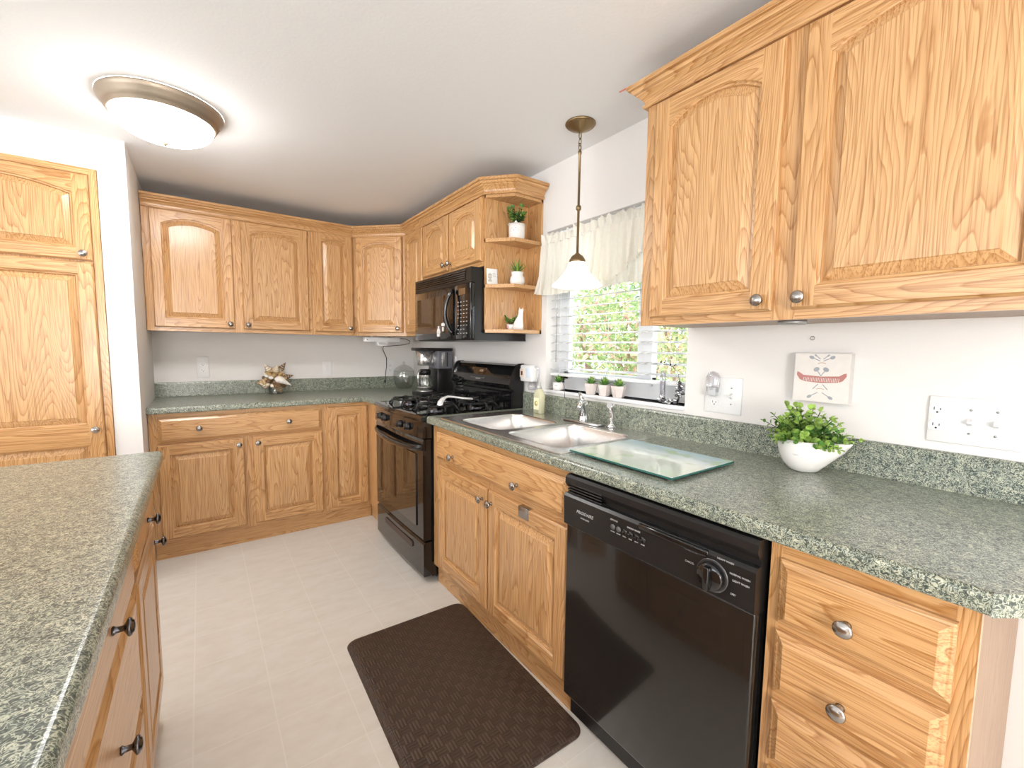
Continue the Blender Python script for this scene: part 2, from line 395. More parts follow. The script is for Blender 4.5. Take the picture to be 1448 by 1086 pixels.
# window: white vinyl frame, meeting stile, two panes
b = MB(); xw0, xw1 = .10, .145
b.box((xw0, WY0-.05, WZ0), (xw1, WY0, WZ1), TRIMW); b.box((xw0, WY1, WZ0), (xw1, WY1+.035, WZ1), TRIMW)
b.box((xw0, WY1, WZ0), (xw1, WY0, WZ0+.075), TRIMW); b.box((xw0, WY1, WZ1-.05), (xw1, WY0, WZ1), TRIMW)
win = struct('window_1', b)
b = MB(); b.box((xw0-.012, -2.552, WZ0+.06), (xw1-.02, -2.47, WZ1-.04), TRIMW)
b.box((xw0-.004, -1.985, WZ0+.06), (xw1-.02, -1.95, WZ1-.04), TRIMW)
b.box((xw0-.004, -2.552, WZ0+.06), (xw1-.02, -1.95, WZ0+.1), TRIMW)
b.build('sash', win)
MB().box((.125, -2.50, WZ0+.075), (.128, -1.95, WZ1-.05), PANE).build('pane', win)
MB().box((.130, WY1+.035, WZ0+.075), (.133, -2.51, WZ1-.05), PANE).build('pane', win)
b = MB(); b.bbox((-.012, WY1+.001, WZ0-.018), (.1, WY0-.001, WZ0), TRIMW, .005)
sill = b.build('trim_1'); sill['kind'] = 'structure'
# thin grey strip painting in the shaded edge line of the window recess head
b = MB(); b.box((-.004, WY1, WZ1), (0, WY0, WZ1+.005), M_('head_line_shade_grey', (.5, .47, .46), .7)); o = b.build('trim_2'); o['kind'] = 'structure'

# ------------------------------------------------------------------ cabinet pieces
def knob_mesh(mat, name='knob'):
    b = MB()
    b.lathe([(.0065, 0), (.0085, -.002), (.0055, -.006), (.005, -.016), (.011, -.0195), (.0155, -.022), (.0165, -.0245), (.0145, -.0275), (.0125, -.028), (.010, -.0305), (.004, -.032), (.0001, -.0322)], mat, seg=20, axis=1)
    return b
_k = {}
def knob(parent, x, y, z, mat=None):
    mat = mat or SATIN
    if mat.name not in _k:
        o = knob_mesh(mat).build('knob', parent, (x, y, z)); _k[mat.name] = o; return o
    return copy_part(_k[mat.name], parent, (x, y, z))
def arch_loop(a, b, c, d, h, o=0, n=14):
    """opening a..b by c..d with an arched head of rise h, offset inwards by o; arc is concentric"""
    pts = [(a+o, c+o), (b-o, c+o)]
    if h <= 0: return pts+[(b-o, d-o), (a+o, d-o)]
    half = (b-a)/2; R = (half*half+h*h)/(2*h); cx = (a+b)/2; cz = d-R; r = R-o
    th = math.asin(min(1, (half-o)/r))
    for i in range(n+1):
        t = th-2*th*i/n
        pts.append((cx+r*math.sin(t), cz+r*math.cos(t)))
    return pts
def door(parent, x0, x1, z0, z1, yf, arch=0, name='door', kn=None, knmat=None, st=.055, rb=.055, rt=None, th=.02, midrail=None, dark=None):
    """frame and raised panel door, front face local -Y; its mesh starts at its lower left corner"""
    W, H = x1-x0, z1-z0; rt = rt or (.042 if arch else .055)
    b = MB(); e = .006
    V = lambda u, v, w_: (u, -w_, v)
    def quad(u0, v0, u1, v1, w_, m): b.face([V(u0, v0, w_), V(u1, v0, w_), V(u1, v1, w_), V(u0, v1, w_)], m)
    # outer routed edge and sides
    o0 = [(0, 0), (W, 0), (W, H), (0, H)]; o1 = [(e, e), (W-e, e), (W-e, H-e), (e, H-e)]
    for i in range(4):
        j = (i+1) % 4; m = OH if i in (0, 2) else OV
        b.face([V(*o0[i], th-.007), V(*o0[j], th-.007), V(*o1[j], th), V(*o1[i], th)], m)
        b.face([V(*o0[i], 0), V(*o0[j], 0), V(*o0[j], th-.007), V(*o0[i], th-.007)], m)
    b.face([V(*p, 0) for p in o0], OV)
    quad(e, e, st, H-e, th, OV); quad(W-st, e, W-e, H-e, th, OV); quad(st, e, W-st, rb, th, OH)
    opens = [(rb, H-rt, arch)]
    if midrail: opens = [(rb, midrail[0], 0), (midrail[1], H-rt, 0)]; quad(st, midrail[0], W-st, midrail[1], th, OH)
    for (c, d, h) in opens:
        L = [arch_loop(st, W-st, c, d, h, o) for o in (0, .004, .009, .011, .036, .0385)]
        ws = [th, th-.006, th-.007, th-.0145, th-.0035, th-.001]
        for A, B, wa, wb in zip(L, L[1:], ws, ws[1:]):
            n = len(A)
            for i in range(n):
                j = (i+1) % n; hor = abs(A[i][0]-A[j][0]) > abs(A[i][1]-A[j][1])
                k = L.index(A)
                b.face([V(*A[i], wa), V(*A[j], wa), V(*B[j], wb), V(*B[i], wb)], (OH if hor else OV) if k < 2 else OVP)
        b.face([V(*p, th-.001) for p in L[-1]], OVP)
        if d == opens[-1][1]:
            arc = L[0][2:] if h > 0 else [L[0][2], L[0][3]]
            for p, q in zip(arc, arc[1:]):
                b.face([V(*p, th), V(p[0], H-e, th), V(q[0], H-e, th), V(*q, th)], OH)
    d_ = b.build(name, parent, (x0, yf, z0))
    if kn:
        if isinstance(kn, tuple): knob(d_, kn[0]-x0, -th, kn[1]-z0, knmat)
    return d_
def drawer(parent, x0, x1, z0, z1, yf, kns=(), name='drawer', knmat=None, th=.021):
    W, H = x1-x0, z1-z0; b = MB()
    V = lambda u, v, w_: (u, -w_, v)
    ins = [(0, 0), (0, .009), (.004, .0115), (.007, .0125), (.019, .0205), (.020, th)]
    L = [[(o, o), (W-o, o), (W-o, H-o), (o, H-o)] for o, _ in ins]
    for (A, B), (wa, wb) in zip(zip(L, L[1:]), [(ins[i][1], ins[i+1][1]) for i in range(5)]):
        for i in range(4):
            j = (i+1) % 4; b.face([V(*A[i], wa), V(*A[j], wa), V(*B[j], wb), V(*B[i], wb)], OH)
    b.face([V(*p, th) for p in L[-1]], OH); b.face([V(*p, 0) for p in L[0]], OH)
    d_ = b.build(name, parent, (x0, yf, z0))
    for k in kns: knob(d_, k[0]-x0, -th, k[1]-z0, knmat)
    return d_
def frame(parent, W, z0, z1, yf, stiles, rails, th=.019):
    """face frame; stiles [(x0,x1)], rails [(z0,z1,x0,x1)]"""
    b = MB()
    for a, c in stiles: b.box((a, yf, z0), (c, yf+th, z1), OV)
    for r in rails: b.box((r[2], yf+.0006, r[0]), (r[3], yf+th-.0004, r[1]), OH)
    return b.build('face_frame', parent)
BD = .61; BZ = .876; TOE = .105
def base_box(parent, W, left=OV, right=OV, top=BZ-.002, depth=BD, toe=True):
    b = MB(); yb = -(depth-.019)
    b.box((0, yb, TOE), (W, -.005, top), OV, {3: right, 5: left})
    b.build('carcass', parent)
    if toe: MB().box((0, -(depth-.025), 0), (W, -(depth-.04), TOE+.003), OH).build('toe_kick', parent)

# --- back wall run (local frame = world, front towards -Y)
YF = -.61
t = thing('base_cabinet', 'oak base cabinet with one wide drawer over two doors, under the back counter', 'cabinet', (XL+.003, -.001, 0))
W = 1.855-.915
base_box(t, W)
frame(t, W, TOE, BZ, YF, [(0, .045), (.455, .51), (W-.035, W)], [(.84, BZ, .045, W-.035), (.68, .72, .045, W-.035), (TOE, .145, .045, W-.035)])
drawer(t, .040, .918, .703, .850, YF, [(.235, .778), (.715, .778)])
door(t, .035, .458, .128, .690, YF, kn=(.432, .655))
door(t, .508, .920, .128, .690, YF, kn=(.534, .655))
t = thing('corner_base_cabinet', 'narrow oak corner base cabinet with one tall door beside the range', 'cabinet', (-.912, -.001, 0))
W = .911
b = MB(); b.box((0, -.591, TOE), (W, -.005, BZ-.002), OV); b.box((.303+.019, -.948, TOE), (W, -.591, BZ-.002), OV); b.build('carcass', t)
b = MB(); b.box((0, -.585, 0), (.321, -.572, TOE+.003), OH); b.build('toe_kick', t)
MB().box((.327, -.945, 0), (.340, -.572, TOE+.003), OS).build('toe_kick', t)
b = MB(); b.box((0, YF, TOE), (.022, -.591, BZ), OV); b.box((.022, YF, .84), (.28, -.591, BZ), OH); b.box((.022, YF, TOE), (.28, -.591, .14), OH); b.box((.28, YF, TOE), (.303, -.591, BZ), OV)
b.box((.302, -.948, TOE), (.321, YF+.0, BZ), OV); b.build('face_frame', t)
door(t, .020, .290, .128, .852, YF)

# --- right wall run: local x runs towards the camera, front faces world -X
RR = -PI/2
YS1, YD1, YE = -2.778, -3.398, -3.712
t = thing('sink_base_cabinet', 'oak sink base cabinet with two doors and false drawer front, left of the dishwasher', 'cabinet', (-.001, -1.722, 0), RR)
W = 1.722-2.778; W = -W
b = MB(); b.box((0, -.591, TOE), (W, -.005, .70), OV); b.box((0, -.591, .70), (.016, -.005, BZ-.002), OV); b.box((W-.016, -.591, .70), (W, -.005, BZ-.002), OV)
b.build('carcass', t); MB().box((0, -.585, 0), (W, -.572, TOE+.003), OH).build('toe_kick', t)
frame(t, W, TOE, BZ, YF, [(0, .095), (.54, .585), (W-.012, W)], [(.83, BZ, .095, W-.012), (.67, .715, .095, W-.012), (TOE, .145, .095, W-.012)])
drawer(t, .062, W-.006, .703, .843, YF, [(.255, .751), (.775, .751)], 'false_drawer')
door(t, .088, .553, .135, .675, YF, kn=(.472+.053, .625))
d2 = door(t, .566, W-.002, .135, .675, YF, kn=(.585+.012, .625))
b = MB(); b.bbox((.222, -.0225, .498), (.285, -.020, .5405), SATIN, .001); b.bbox((.222, -.0225, .5385), (.285, 0, .5415), SATIN, .0008)
b.build('towel_hook', d2)['label'] = 'satin metal plate hooked over the door top'

t = thing('drawer_base_cabinet', 'oak base cabinet with a stack of drawers at the counter end, right of the dishwasher', 'cabinet', (-.001, YD1-.002, 0), RR)
W = -(YE-YD1)-.002
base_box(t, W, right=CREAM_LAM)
frame(t, W, TOE, BZ, YF, [(0, .022), (W-.028, W)], [(.825, BZ, .022, W-.028), (.665, .712, .022, W-.028), (.51, .555, .022, W-.028), (.35, .395, .022, W-.028), (TOE, .14, .022, W-.028)])
for z0, z1, kz in ((.699, .838, .762), (.542, .680, .597), (.382, .522, .44), (.13, .362, .25)):
    drawer(t, .022, .288, z0, z1, YF, [(.147, kz)])

# --- island (front faces world +X)
IXF = -1.762
def island_local(x): return x
t = thing('island_cabinet', 'oak island cabinet with a drawer over one door, at the far end of the island', 'cabinet', (IXF-.61, -2.452, 0), PI/2)
W = .49
base_box(t, W, toe=True)
frame(t, W, TOE, BZ, YF, [(0, .035), (W-.035, W)], [(.825, BZ, .035, W-.035), (.67, .71, .035, W-.035), (TOE, .14, .035, W-.035)])
drawer(t, .022, W-.014, .700, .842, YF, [(W/2+.03, .757)], knmat=DARKNI)
door(t, .022, W-.014, .125, .682, YF, kn=(W-.045, .625), knmat=DARKNI)
t = thing('island_drawer_cabinet', 'oak island cabinet with a stack of drawers, nearest the camera at lower left', 'cabinet', (IXF-.61, -3.30, 0), PI/2)
W = .846
base_box(t, W)
frame(t, W, TOE, BZ, YF, [(0, .14), (W-.04, W)], [(.825, BZ, .14, W-.04), (.67, .715, .14, W-.04), (.39, .43, .14, W-.04), (TOE, .14, .14, W-.04)])
for z0, z1, kz in ((.700, .842, .768), (.418, .688, .54), (.128, .408, .27)):
    drawer(t, .13, W-.028, z0, z1, YF, [(.49, kz)], knmat=DARKNI)
# rest of the island, under the wide top
b = MB(); b.box((-3.1, -4.55, 0), (-2.38, -1.98, BZ-.002), OV); b.box((-2.38, -4.55, 0), (IXF-.019, -3.304, BZ-.002), OV)
tag(b.build('island_back_cabinet'), 'plain oak panelling under the island top, behind the drawers', 'cabinet')

# --- countertops
def nose(x0, x1, z0, z1, r=.013):
    """profile of a rolled front edge: list of (x, z), x0 = front (smaller or larger), x1 = back"""
    s = 1 if x1 > x0 else -1; P = [(x1, z0)]
    for i in range(5):
        a = PI/2*i/4; P.append((x0+s*(r*.6)*(1-math.sin(a)), z0+r*.6*(1-math.cos(a))))
    for i in range(7):
        a = PI/2*i/6; P.append((x0+s*r*(1-math.cos(a)), z1-r*(1-math.sin(a))))
    P.append((x1, z1)); return P
ZT = .914; CZ0 = .8765
def splash(a, b_, y0, y1, along):
    pass
SX0, SX1, SY0, SY1 = -.600, -.065, -1.822, -2.690      # cut-out for the sink
ct = thing('countertop', 'green flecked laminate countertop holding the sink, from range to open end', 'countertop', (0, 0, 0))
b = MB(); yA, yB = -1.716, -3.724
b.prism(nose(-.648, SX0, CZ0, ZT), 1, yA, yB, LAM, smooth=False)
b.box((SX0, SY0, CZ0), (-.001, yA, ZT), LAM); b.box((SX1, SY1, CZ0), (-.001, SY0, ZT), LAM); b.box((SX0, yB, CZ0), (-.001, SY1, ZT), LAM)
b.prism([(-.6475, yB), (-.001, yB), (-.001, -4.19)], 2, CZ0, ZT, LAM)
b.build('worktop', ct)
def cove(x0, x1): # backsplash profile with a rounded top
    return [(x1, ZT), (x0-.004, ZT), (x0, ZT+.006), (x0, ZT+.092), (x0+.002, ZT+.097), (x0+.006, ZT+.1), (x1, ZT+.1)]
b = MB(); b.prism(cove(-.020, -.001), 1, yA, -4.16, LAM); b.build('backsplash', ct)
ct = thing('corner_countertop', 'green flecked laminate countertop turning the back corner up to the range', 'countertop', (0, 0, 0))
b = MB()
b.prism([(p[0], p[1]) for p in nose(-.648, -.6, CZ0, ZT)], 0, XL+.002, -.648, LAM)
b.prism(nose(-.648, -.6, CZ0, ZT), 1, -.949, -.648, LAM)
# inner corner block and slabs
b.box((XL+.002, -.60, CZ0), (-.001, -.001, ZT), LAM); b.box((-.60, -.949, CZ0), (-.001, -.60, ZT), LAM)
b.box((-.648, -.648, CZ0), (-.60, -.60, ZT-.0002), LAM)
b.build('worktop', ct)
b = MB(); b.prism(cove(-.020, -.001), 0, XL+.002, -.001, LAM); b.prism(cove(-.020, -.001), 1, -.949, -.02, LAM); b.build('backsplash', ct)
ct = thing('island_countertop', 'wide green flecked laminate island top filling the lower left', 'countertop', (0, 0, 0))
b = MB(); b.prism(nose(-1.712, -1.77, CZ0, ZT), 1, -1.945, -4.6, LAM); b.box((-3.15, -4.6, CZ0), (-1.77, -1.945, ZT), LAM); b.build('worktop', ct)
b = MB(); b.prism(nose(-1.7115, -1.77, CZ0, ZT+.0003), 1, -1.943, -1.946, LAM); b.build('edge_band', ct)

# --- upper cabinets
UZ0, UZ1 = 1.358, 2.125
def upper_box(t, W, z0=UZ0, z1=UZ1, right=OV, left=OV):
    MB().box((0, -.286, z0+.006), (W, -.003, z1), OV, {3: right, 5: left}).build('carcass', t)
def uframe(t, W, st, z0=UZ0, z1=UZ1, x1=None):
    b = MB()
    for a, c in st: b.box((a, -.305, z0), (c, -.286, z1), OV)
    xs = sorted(st)
    for (a0, a1), (c0, c1) in zip(xs, xs[1:]):
        b.box((a1, -.305, z0), (c0, -.286, z0+.04), OH); b.box((a1, -.305, z1-.05), (c0, -.286, z1), OH)
    return b.build('face_frame', t)
t = thing('wall_cabinet', 'wide oak wall cabinet with two arched doors at the left of the back wall', 'cabinet', (XL+.003, -.001, 0))
W = 1.852-.913
upper_box(t, W); uframe(t, W, [(0, .045), (.455, .51), (W-.028, W)])
door(t, .037, .458, 1.382, 2.098, -.305, arch=.042, kn=(.43, 1.412))
door(t, .505, .918, 1.382, 2.098, -.305, arch=.042, kn=(.532, 1.412))
t = thing('narrow_wall_cabinet', 'narrow oak wall cabinet with one arched door, on the back wall next to the corner', 'cabinet', (-.911, -.001, 0))
W = .911-.612
upper_box(t, W); uframe(t, W, [(0, .03), (W-.02, W)])
door(t, .016, .290, 1.382, 2.105, -.305, arch=.022, kn=(.263, 1.412), st=.052)
# diagonal corner cabinet
t = thing('corner_wall_cabinet', 'diagonal oak corner wall cabinet with one arched door', 'cabinet', (-.001, -.001, 0))
b = MB(); b.prism([(0, 0), (-.607, 0), (-.607, -.292), (-.292, -.607), (0, -.607)], 2, UZ0+.006, UZ1, OV); b.build('carcass', t)
fr = MB(); Ld = math.hypot(.305, .305)
for a, c in ((0, .04), (Ld-.04, Ld)): fr.box((a, -.019, UZ0), (c, 0, UZ1), OV)
fr.box((.04, -.019, UZ0), (Ld-.04, 0, UZ0+.04), OH); fr.box((.04, -.019, UZ1-.05), (Ld-.04, 0, UZ1), OH)
ff = fr.build('face_frame', t, (-.609+.013, -.305+.013, 0), (0, 0, -PI/4))
dd = door(t, 0, .372, 0, .72, 0, arch=.034, kn=(.342, .032)); s_ = Vector((math.cos(-PI/4), math.sin(-PI/4), 0))
base = Vector((-.609+.013, -.305+.013, 1.382)) + s_*.03 + Vector((-.7071, -.7071, 0))*.019
dd.location = base; dd.rotation_euler = (0, 0, -PI/4)
t = thing('slim_wall_cabinet', 'slim oak wall cabinet between the diagonal corner cabinet and the microwave', 'cabinet', (-.001, -.610, 0), RR)
W = .334
upper_box(t, W); uframe(t, W, [(0, .03), (W-.022, W)])
door(t, .016, W-.012, 1.382, 2.098, -.305, arch=.024, kn=(W-.04, 1.412))
t = thing('microwave_wall_cabinet', 'short oak wall cabinet with two arched doors above the microwave', 'cabinet', (-.001, -.946, 0), RR)
W = .772
upper_box(t, W, 1.725); uframe(t, W, [(0, .02), (.35, .42), (W-.022, W)], 1.725)
door(t, .006, .372, 1.752, 2.092, -.305, arch=.045, kn=(.348, 1.785), st=.06, rt=.045)
door(t, .393, W-.006, 1.752, 2.092, -.305, arch=.045, kn=(.418, 1.785), st=.06, rt=.045)
# open end shelf
YSH = -1.720
t = thing('corner_shelf', 'open oak end shelf with three clipped shelves beside the window curtain', 'shelf', (0, YSH, 0))
plan = [(-.001, 0), (-.303, 0), (-.303, -.012), (-.195, -.136), (-.001, -.136)]
MB().box((-.303, -.012, UZ0), (-.001, 0, UZ1), OV).build('side_panel', t)
MB().box((-.013, -.136, UZ0), (-.001, -.0125, UZ1), OV).build('back_panel', t)
for z in (UZ0, 1.605, 1.851, 2.085):
    b = MB(); b.prism([(p[0]+(-.0 if i else 0), p[1]) for i, p in enumerate(plan)], 2, z, z+.019, OS); b.build('shelf_board', t)
b = MB(); b.prism([(-.303, -.0), (-.303, -.012), (-.195, -.136), (-.014, -.136), (-.014, -.126), (-.200, -.126), (-.29, -.012), (-.29, 0)], 2, 2.104, UZ1, OS); b.build('valance', t)

# right upper cabinets
YR0 = -2.792
t = thing('large_wall_cabinet', 'large oak wall cabinet with two arched doors at upper right, over the open counter', 'cabinet', (-.001, YR0, 0), RR)
W = .98
upper_box(t, W); uframe(t, W, [(0, .05), (.44, .50), (W-.04, W)])
door(t, .045, .445, 1.384, 2.092, -.305, arch=.05, kn=(.418, 1.412))
door(t, .494, .955, 1.384, 2.092, -.305, arch=.05, kn=(.52, 1.412))
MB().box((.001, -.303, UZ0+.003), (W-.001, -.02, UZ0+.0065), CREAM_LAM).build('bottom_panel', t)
b = MB(); b.lathe([(.0001, 0), (.034, 0), (.036, .004), (.036, .010), (.0001, .0102)], M_('grey_metal_disc', (.4, .4, .4), .4, .6), seg=28)
tag(b.build('puck_light', None, (-.20, -3.245, UZ0-.0075)), 'small round grey puck light under the large wall cabinet', 'light')

# crown mouldings: swept along a plan path, profile (outwards, z)
CP = [(0, 2.100), (.010, 2.100), (.012, 2.103), (.012, 2.110), (.007, 2.113), (.009, 2.122), (.017, 2.133), (.028, 2.141), (.028, 2.146), (.037, 2.149), (.041, 2.156), (.041, 2.160), (.050, 2.161), (.052, 2.164), (.052, 2.174), (.049, 2.177), (0, 2.177)]
def crown(name, label, path, caps=(True, True)):
    """path: plan points; profile grows to the left of the direction of travel... normals given by turning right"""
    b = MB(); n = len(path); P = [Vector(p) for p in path]; loops = []
    for i in range(n):
        def nrm(d): return Vector((d.y, -d.x)).normalized()
        if i == 0: m = nrm(P[1]-P[0]); k = 1
        elif i == n-1: m = nrm(P[-1]-P[-2]); k = 1
        else:
            a, c = nrm(P[i]-P[i-1]), nrm(P[i+1]-P[i]); m = (a+c).normalized(); k = 1/max(.3, m.dot(a))
        loops.append([(P[i].x+m.x*o*k, P[i].y+m.y*o*k, z) for o, z in CP])
    for A, B in zip(loops, loops[1:]):
        for i in range(len(CP)):
            j = (i+1) % len(CP)
            d = Vector(B[0])-Vector(A[0]); mt = OH if abs(d.x) > abs(d.y) else OS
            b.face([A[i], A[j], B[j], B[i]], mt)
    b.face(loops[0], OV); b.face(loops[-1][::-1], OV)
    return tag(b.build(name), label, 'moulding')
crown('crown_moulding', 'oak crown moulding along the back wall cabinets, corner and end shelf',
      [(XL+.004, -.307), (-.610, -.307), (-.307, -.610), (-.307, YSH-.012), (-.197, YSH-.138), (-.004, YSH-.138)])
crown('crown_moulding', 'oak crown moulding on top of the large wall cabinet at upper right',
      [(-.004, YR0+.002), (-.307, YR0+.002), (-.307, YR0-.98)])
b = MB(); b.tube([(-.345, -2.82, 2.1800), (-.352, -2.70, 2.1800)], .0022, M_('coral_red_plastic', (.75, .22, .15), .5))
tag(b.build('straw'), 'thin coral red stick poking out from the top of the crown moulding', 'stick')

# --- pantry
t = thing('pantry_cabinet', 'tall built-in oak pantry with arched upper door, in the left wall', 'cabinet', (PX0, YP, 0))
W = PX1-PX0
MB().box((.005, .02, 0), (W-.005, .6, PZ1-.005), OV).build('carcass', t)
b = MB(); b.box((.002, -.008, 0), (.034, .02, PZ1-.002), OV); b.box((W-.030, -.008, 0), (W-.002, .02, PZ1-.002), OV)
b.box((.034, -.008, PZ1-.030), (W-.030, .02, PZ1-.002), OH); b.build('casing', t)
MB().box((.034, .0, 0), (W-.030, .0195, PZ1-.03), OV).build('face_frame', t)
door(t, .038, W-.034, 1.668, 2.068, 0, arch=.045, kn=(W-.064, 1.697), st=.055, rb=.055, rt=.045)
door(t, .038, W-.034, .12, 1.660, 0, kn=(W-.064, .852), midrail=(.655, .755), st=.055)

# ------------------------------------------------------------------ dishwasher
W = .612
t = thing('dishwasher', 'black built-in dishwasher with control dial, under the counter', 'dishwasher', (-.001, YS1-.004, 0), RR)
MB().box((.004, -.60, .02), (W-.004, -.02, .865), BSATIN).build('tub', t)
b = MB(); b.bbox((.006, -.640, .112), (W-.006, -.60, .703), DWB, .006); b.build('door_panel', t)
b = MB(); b.prism([(-.60, .70), (-.640, .70), (-.650, .708), (-.652, .80), (-.645, .808), (-.60, .808)], 0, .004, W-.004, BSATIN); cp = b.build('control_panel', t)
b = MB()
for i in range(9): pass
b.prism([(-.60, .808), (-.628, .808), (-.628, .822), (-.640, .828), (-.648, .842), (-.646, .860), (-.638, .868), (-.60, .870)], 0, .004, W-.004, BSATIN, smooth=False); b.build('top_handle', t)
b = MB()
for k in range(4): b.box((.02, -.6505, .814+k*.009), (.165, -.63, .818+k*.009), BLACK)
b.build('vent', t)
b = MB(); b.bbox((.30, -.6535, .788), (.50, -.640, .806), BLACK, .004); b.build('latch_grip', t)
b = MB(); b.box((.01, -.55, .005), (W-.01, -.54, .11), BSATIN); b.build('kick_plate', t)
kx = .513
b = MB(); b.lathe([(.0385, -.652), (.0385, -.656), (.036, -.657), (.033, -.6565), (.0001, -.6565)], M_('grey_dial_ring', (.10, .10, .105), .2, .6), (kx, 0, .755), 36, 1); dl = b.build('dial_ring', t)
b = MB(); b.lathe([(.032, -.6565), (.031, -.668), (.028, -.671), (.0001, -.671)], BLACK, (kx, 0, .755), 32, 1); b.bbox((kx-.007, -.686, .727), (kx+.007, -.669, .783), BLACK, .003)
b.build('dial', t)
text(t, 'brand_lettering', 'FRIGIDAIRE', .014, (.098, -.6522, .764), FRONT, GREYT, shear=.3)
text(t, 'model_lettering', 'ULTRA QUIET', .006, (.100, -.6522, .748), FRONT, GREYT)
text(t, 'button_caption', 'OPTIONS', .0065, (.215, -.6522, .785), FRONT, GREYT); text(t, 'button_caption', 'ENERGY SAVER', .0065, (.285, -.6522, .782), FRONT, GREYT)
for k in range(6):
    b = MB(); b.lathe([(.0085, -.652), (.0085, -.6535), (.0001, -.654)], M_('grey_button', (.12, .12, .12), .4) if k < 2 else BLACK, (.212+k*.021, 0, .765), 20, 1, sx=.9); b.build('button', t)
    text(t, 'button_caption', ('HI TEMP', 'AIR DRY', 'WASH', 'RINSE', 'DELAY', 'START')[k], .0042, (.212+k*.021, -.6522, .751), FRONT, GREYT)
for s, dx, dz in (('RINSE ONLY', -.058, .036), ('CANCEL', -.062, .006), ('HEAVY WASH', .030, .045), ('NORMAL WASH', .065, .022), ('LIGHT WASH', .068, .008), ('DRY', .052, -.024)):
    text(t, 'dial_caption', s, .0062, (kx+dx*.95, -.6522, .755+dz), FRONT, GREYT)

# ------------------------------------------------------------------ range
W = .757
t = thing('gas_range', 'black gas range with curved front and glass oven door, between the counters', 'range', (-.001, -.953, 0), RR)
MB().box((.002, -.615, .03), (W-.002, -.012, .898), BLACK).build('body', t)
for fx in (.05, W-.05):
    MB().lathe([(.018, 0), (.02, .004), (.014, .008), (.014, .032)], BSATIN, (fx, -.56, 0), 12).build('foot', t)
def bow_prism(poly, bow, m, x0=.0, x1=None, n=16, parent=t, name='part', smooth=False):
    """(y, z) polygon swept across the width, its front bowed outwards"""
    x1 = x1 or W; b = MB(); loops = []
    for i in range(n+1):
        x = x0+(x1-x0)*i/n; q = 1-(2*(x-W/2)/W)**2
        loops.append([(x, y-(bow*q if y < -.60 else 0), z) for y, z in poly])
    b.loft(loops, m, smooth=smooth); return b.build(name, parent)
bow_prism([(-.09, .900), (-.64, .895), (-.668, .885), (-.676, .893), (-.676, .903), (-.662, .914), (-.64, .915), (-.635, .910), (-.09, .910)], .022, BLACK, name='cooktop')
bow_prism([(-.60, .795), (-.668, .795), (-.664, .885), (-.60, .895)], .022, BLACK, name='control_panel')
for x in (.150, .245, .500, .600):
    q = 1-(2*(x-W/2)/W)**2; yb = -.665-.022*q
    b = MB(); b.lathe([(.021, 0), (.021, -.008), (.018, -.012), (.0165, -.022), (.0001, -.023)], BSATIN, seg=24, axis=1); b.bbox((-.0035, -.029, -.016), (.0035, -.02, .016), BLACK, .002)
    b.build('knob', t, (x, yb, .840))
dr = bow_prism([(-.60, .235), (-.660, .235), (-.664, .245), (-.664, .775), (-.658, .788), (-.60, .788)], .006, BLACK, .006, W-.006, name='oven_door')
MB().box((.085, -.6725, .30), (W-.085, -.664, .70), BGLASS).build('oven_glass', dr)
# bowed handle across the door top
b = MB(); loops = []
for i in range(21):
    u = i/20; x = .012+(W-.024)*u; q = 1-(2*u-1)**2
    yo = -.672-.042*q**.6; zc = .745-.02*q; h = .017
    loops.append([(x, yo+.012, zc-h), (x, yo, zc-h+.004), (x, yo-.004, zc), (x, yo, zc+h-.004), (x, yo+.012, zc+h), (x, yo+.016, zc)])
b.loft(loops, BLACK); b.build('oven_handle', dr)
bow_prism([(-.60, .035), (-.660, .035), (-.664, .043), (-.664, .215), (-.650, .226), (-.60, .226)], .006, BLACK, .004, W-.004, name='storage_drawer')
b = MB(); P = []
for i in range(24):
    a = 2*PI*i/24; P.append((W/2+.02+(.20 if math.cos(a) > 0 else -.20)+.022*math.cos(a), .172+.018*math.sin(a)))
b.prism([(p[0], p[1]) for p in P], 1, -.6735, -.665, M_('brown_black_recess', (.035, .014, .007), .25)); b.build('drawer_grip', t)
# backguard
b = MB()
prof = [(-.010, .905), (-.085, .905), (-.085, 1.005), (-.078, 1.012), (-.078, 1.025), (-.098, 1.035), (-.104, 1.055), (-.096, 1.10), (-.078, 1.145), (-.060, 1.168), (-.040, 1.178), (-.010, 1.178)]
b.prism(prof, 0, .014, W-.014, BLACK); bgd = b.build('backguard', t)
for x0, x1 in ((0, .0145), (W-.0145, W)):
    b = MB(); b.prism([(p[0]-.006 if p[0] < -.02 else p[0], p[1]+(.004 if p[1] > 1.15 else 0)) for p in prof], 0, x0, x1, BSATIN); b.build('end_cap', t)
tilt = math.atan2(.02, .055)
pnl = Matrix.Rotation(-tilt, 4, 'X')
cx_ = .36
b = MB()
for sx in (-.085, .085): b.box((sx-.0006, -.0005, -.035), (sx+.0006, .0, .035), GREYT)
b.box((-.085, -.0005, -.0355), (.085, 0, -.0345), GREYT)
for i in range(6):
    for j in range(2): b.box((-.07+i*.026, -.0006, -.02+j*.022), (-.058+i*.026, 0, -.014+j*.022), GREYT)
b.build('keypad', t, (cx_, -.0895, 1.112), (-.32, 0, 0))
text(t, 'clock_digits', '12:30', .02, (cx_+.03, -.0865, 1.125), (PI/2-.36, 0, 0), M_('amber_digits', (.7, .5, .3), .5), .0006)
text(t, 'brand_lettering', 'FRIGIDAIRE', .012, (cx_+.01, -.1005, 1.072), (PI/2-.17, 0, 0), GREYT, .0008)
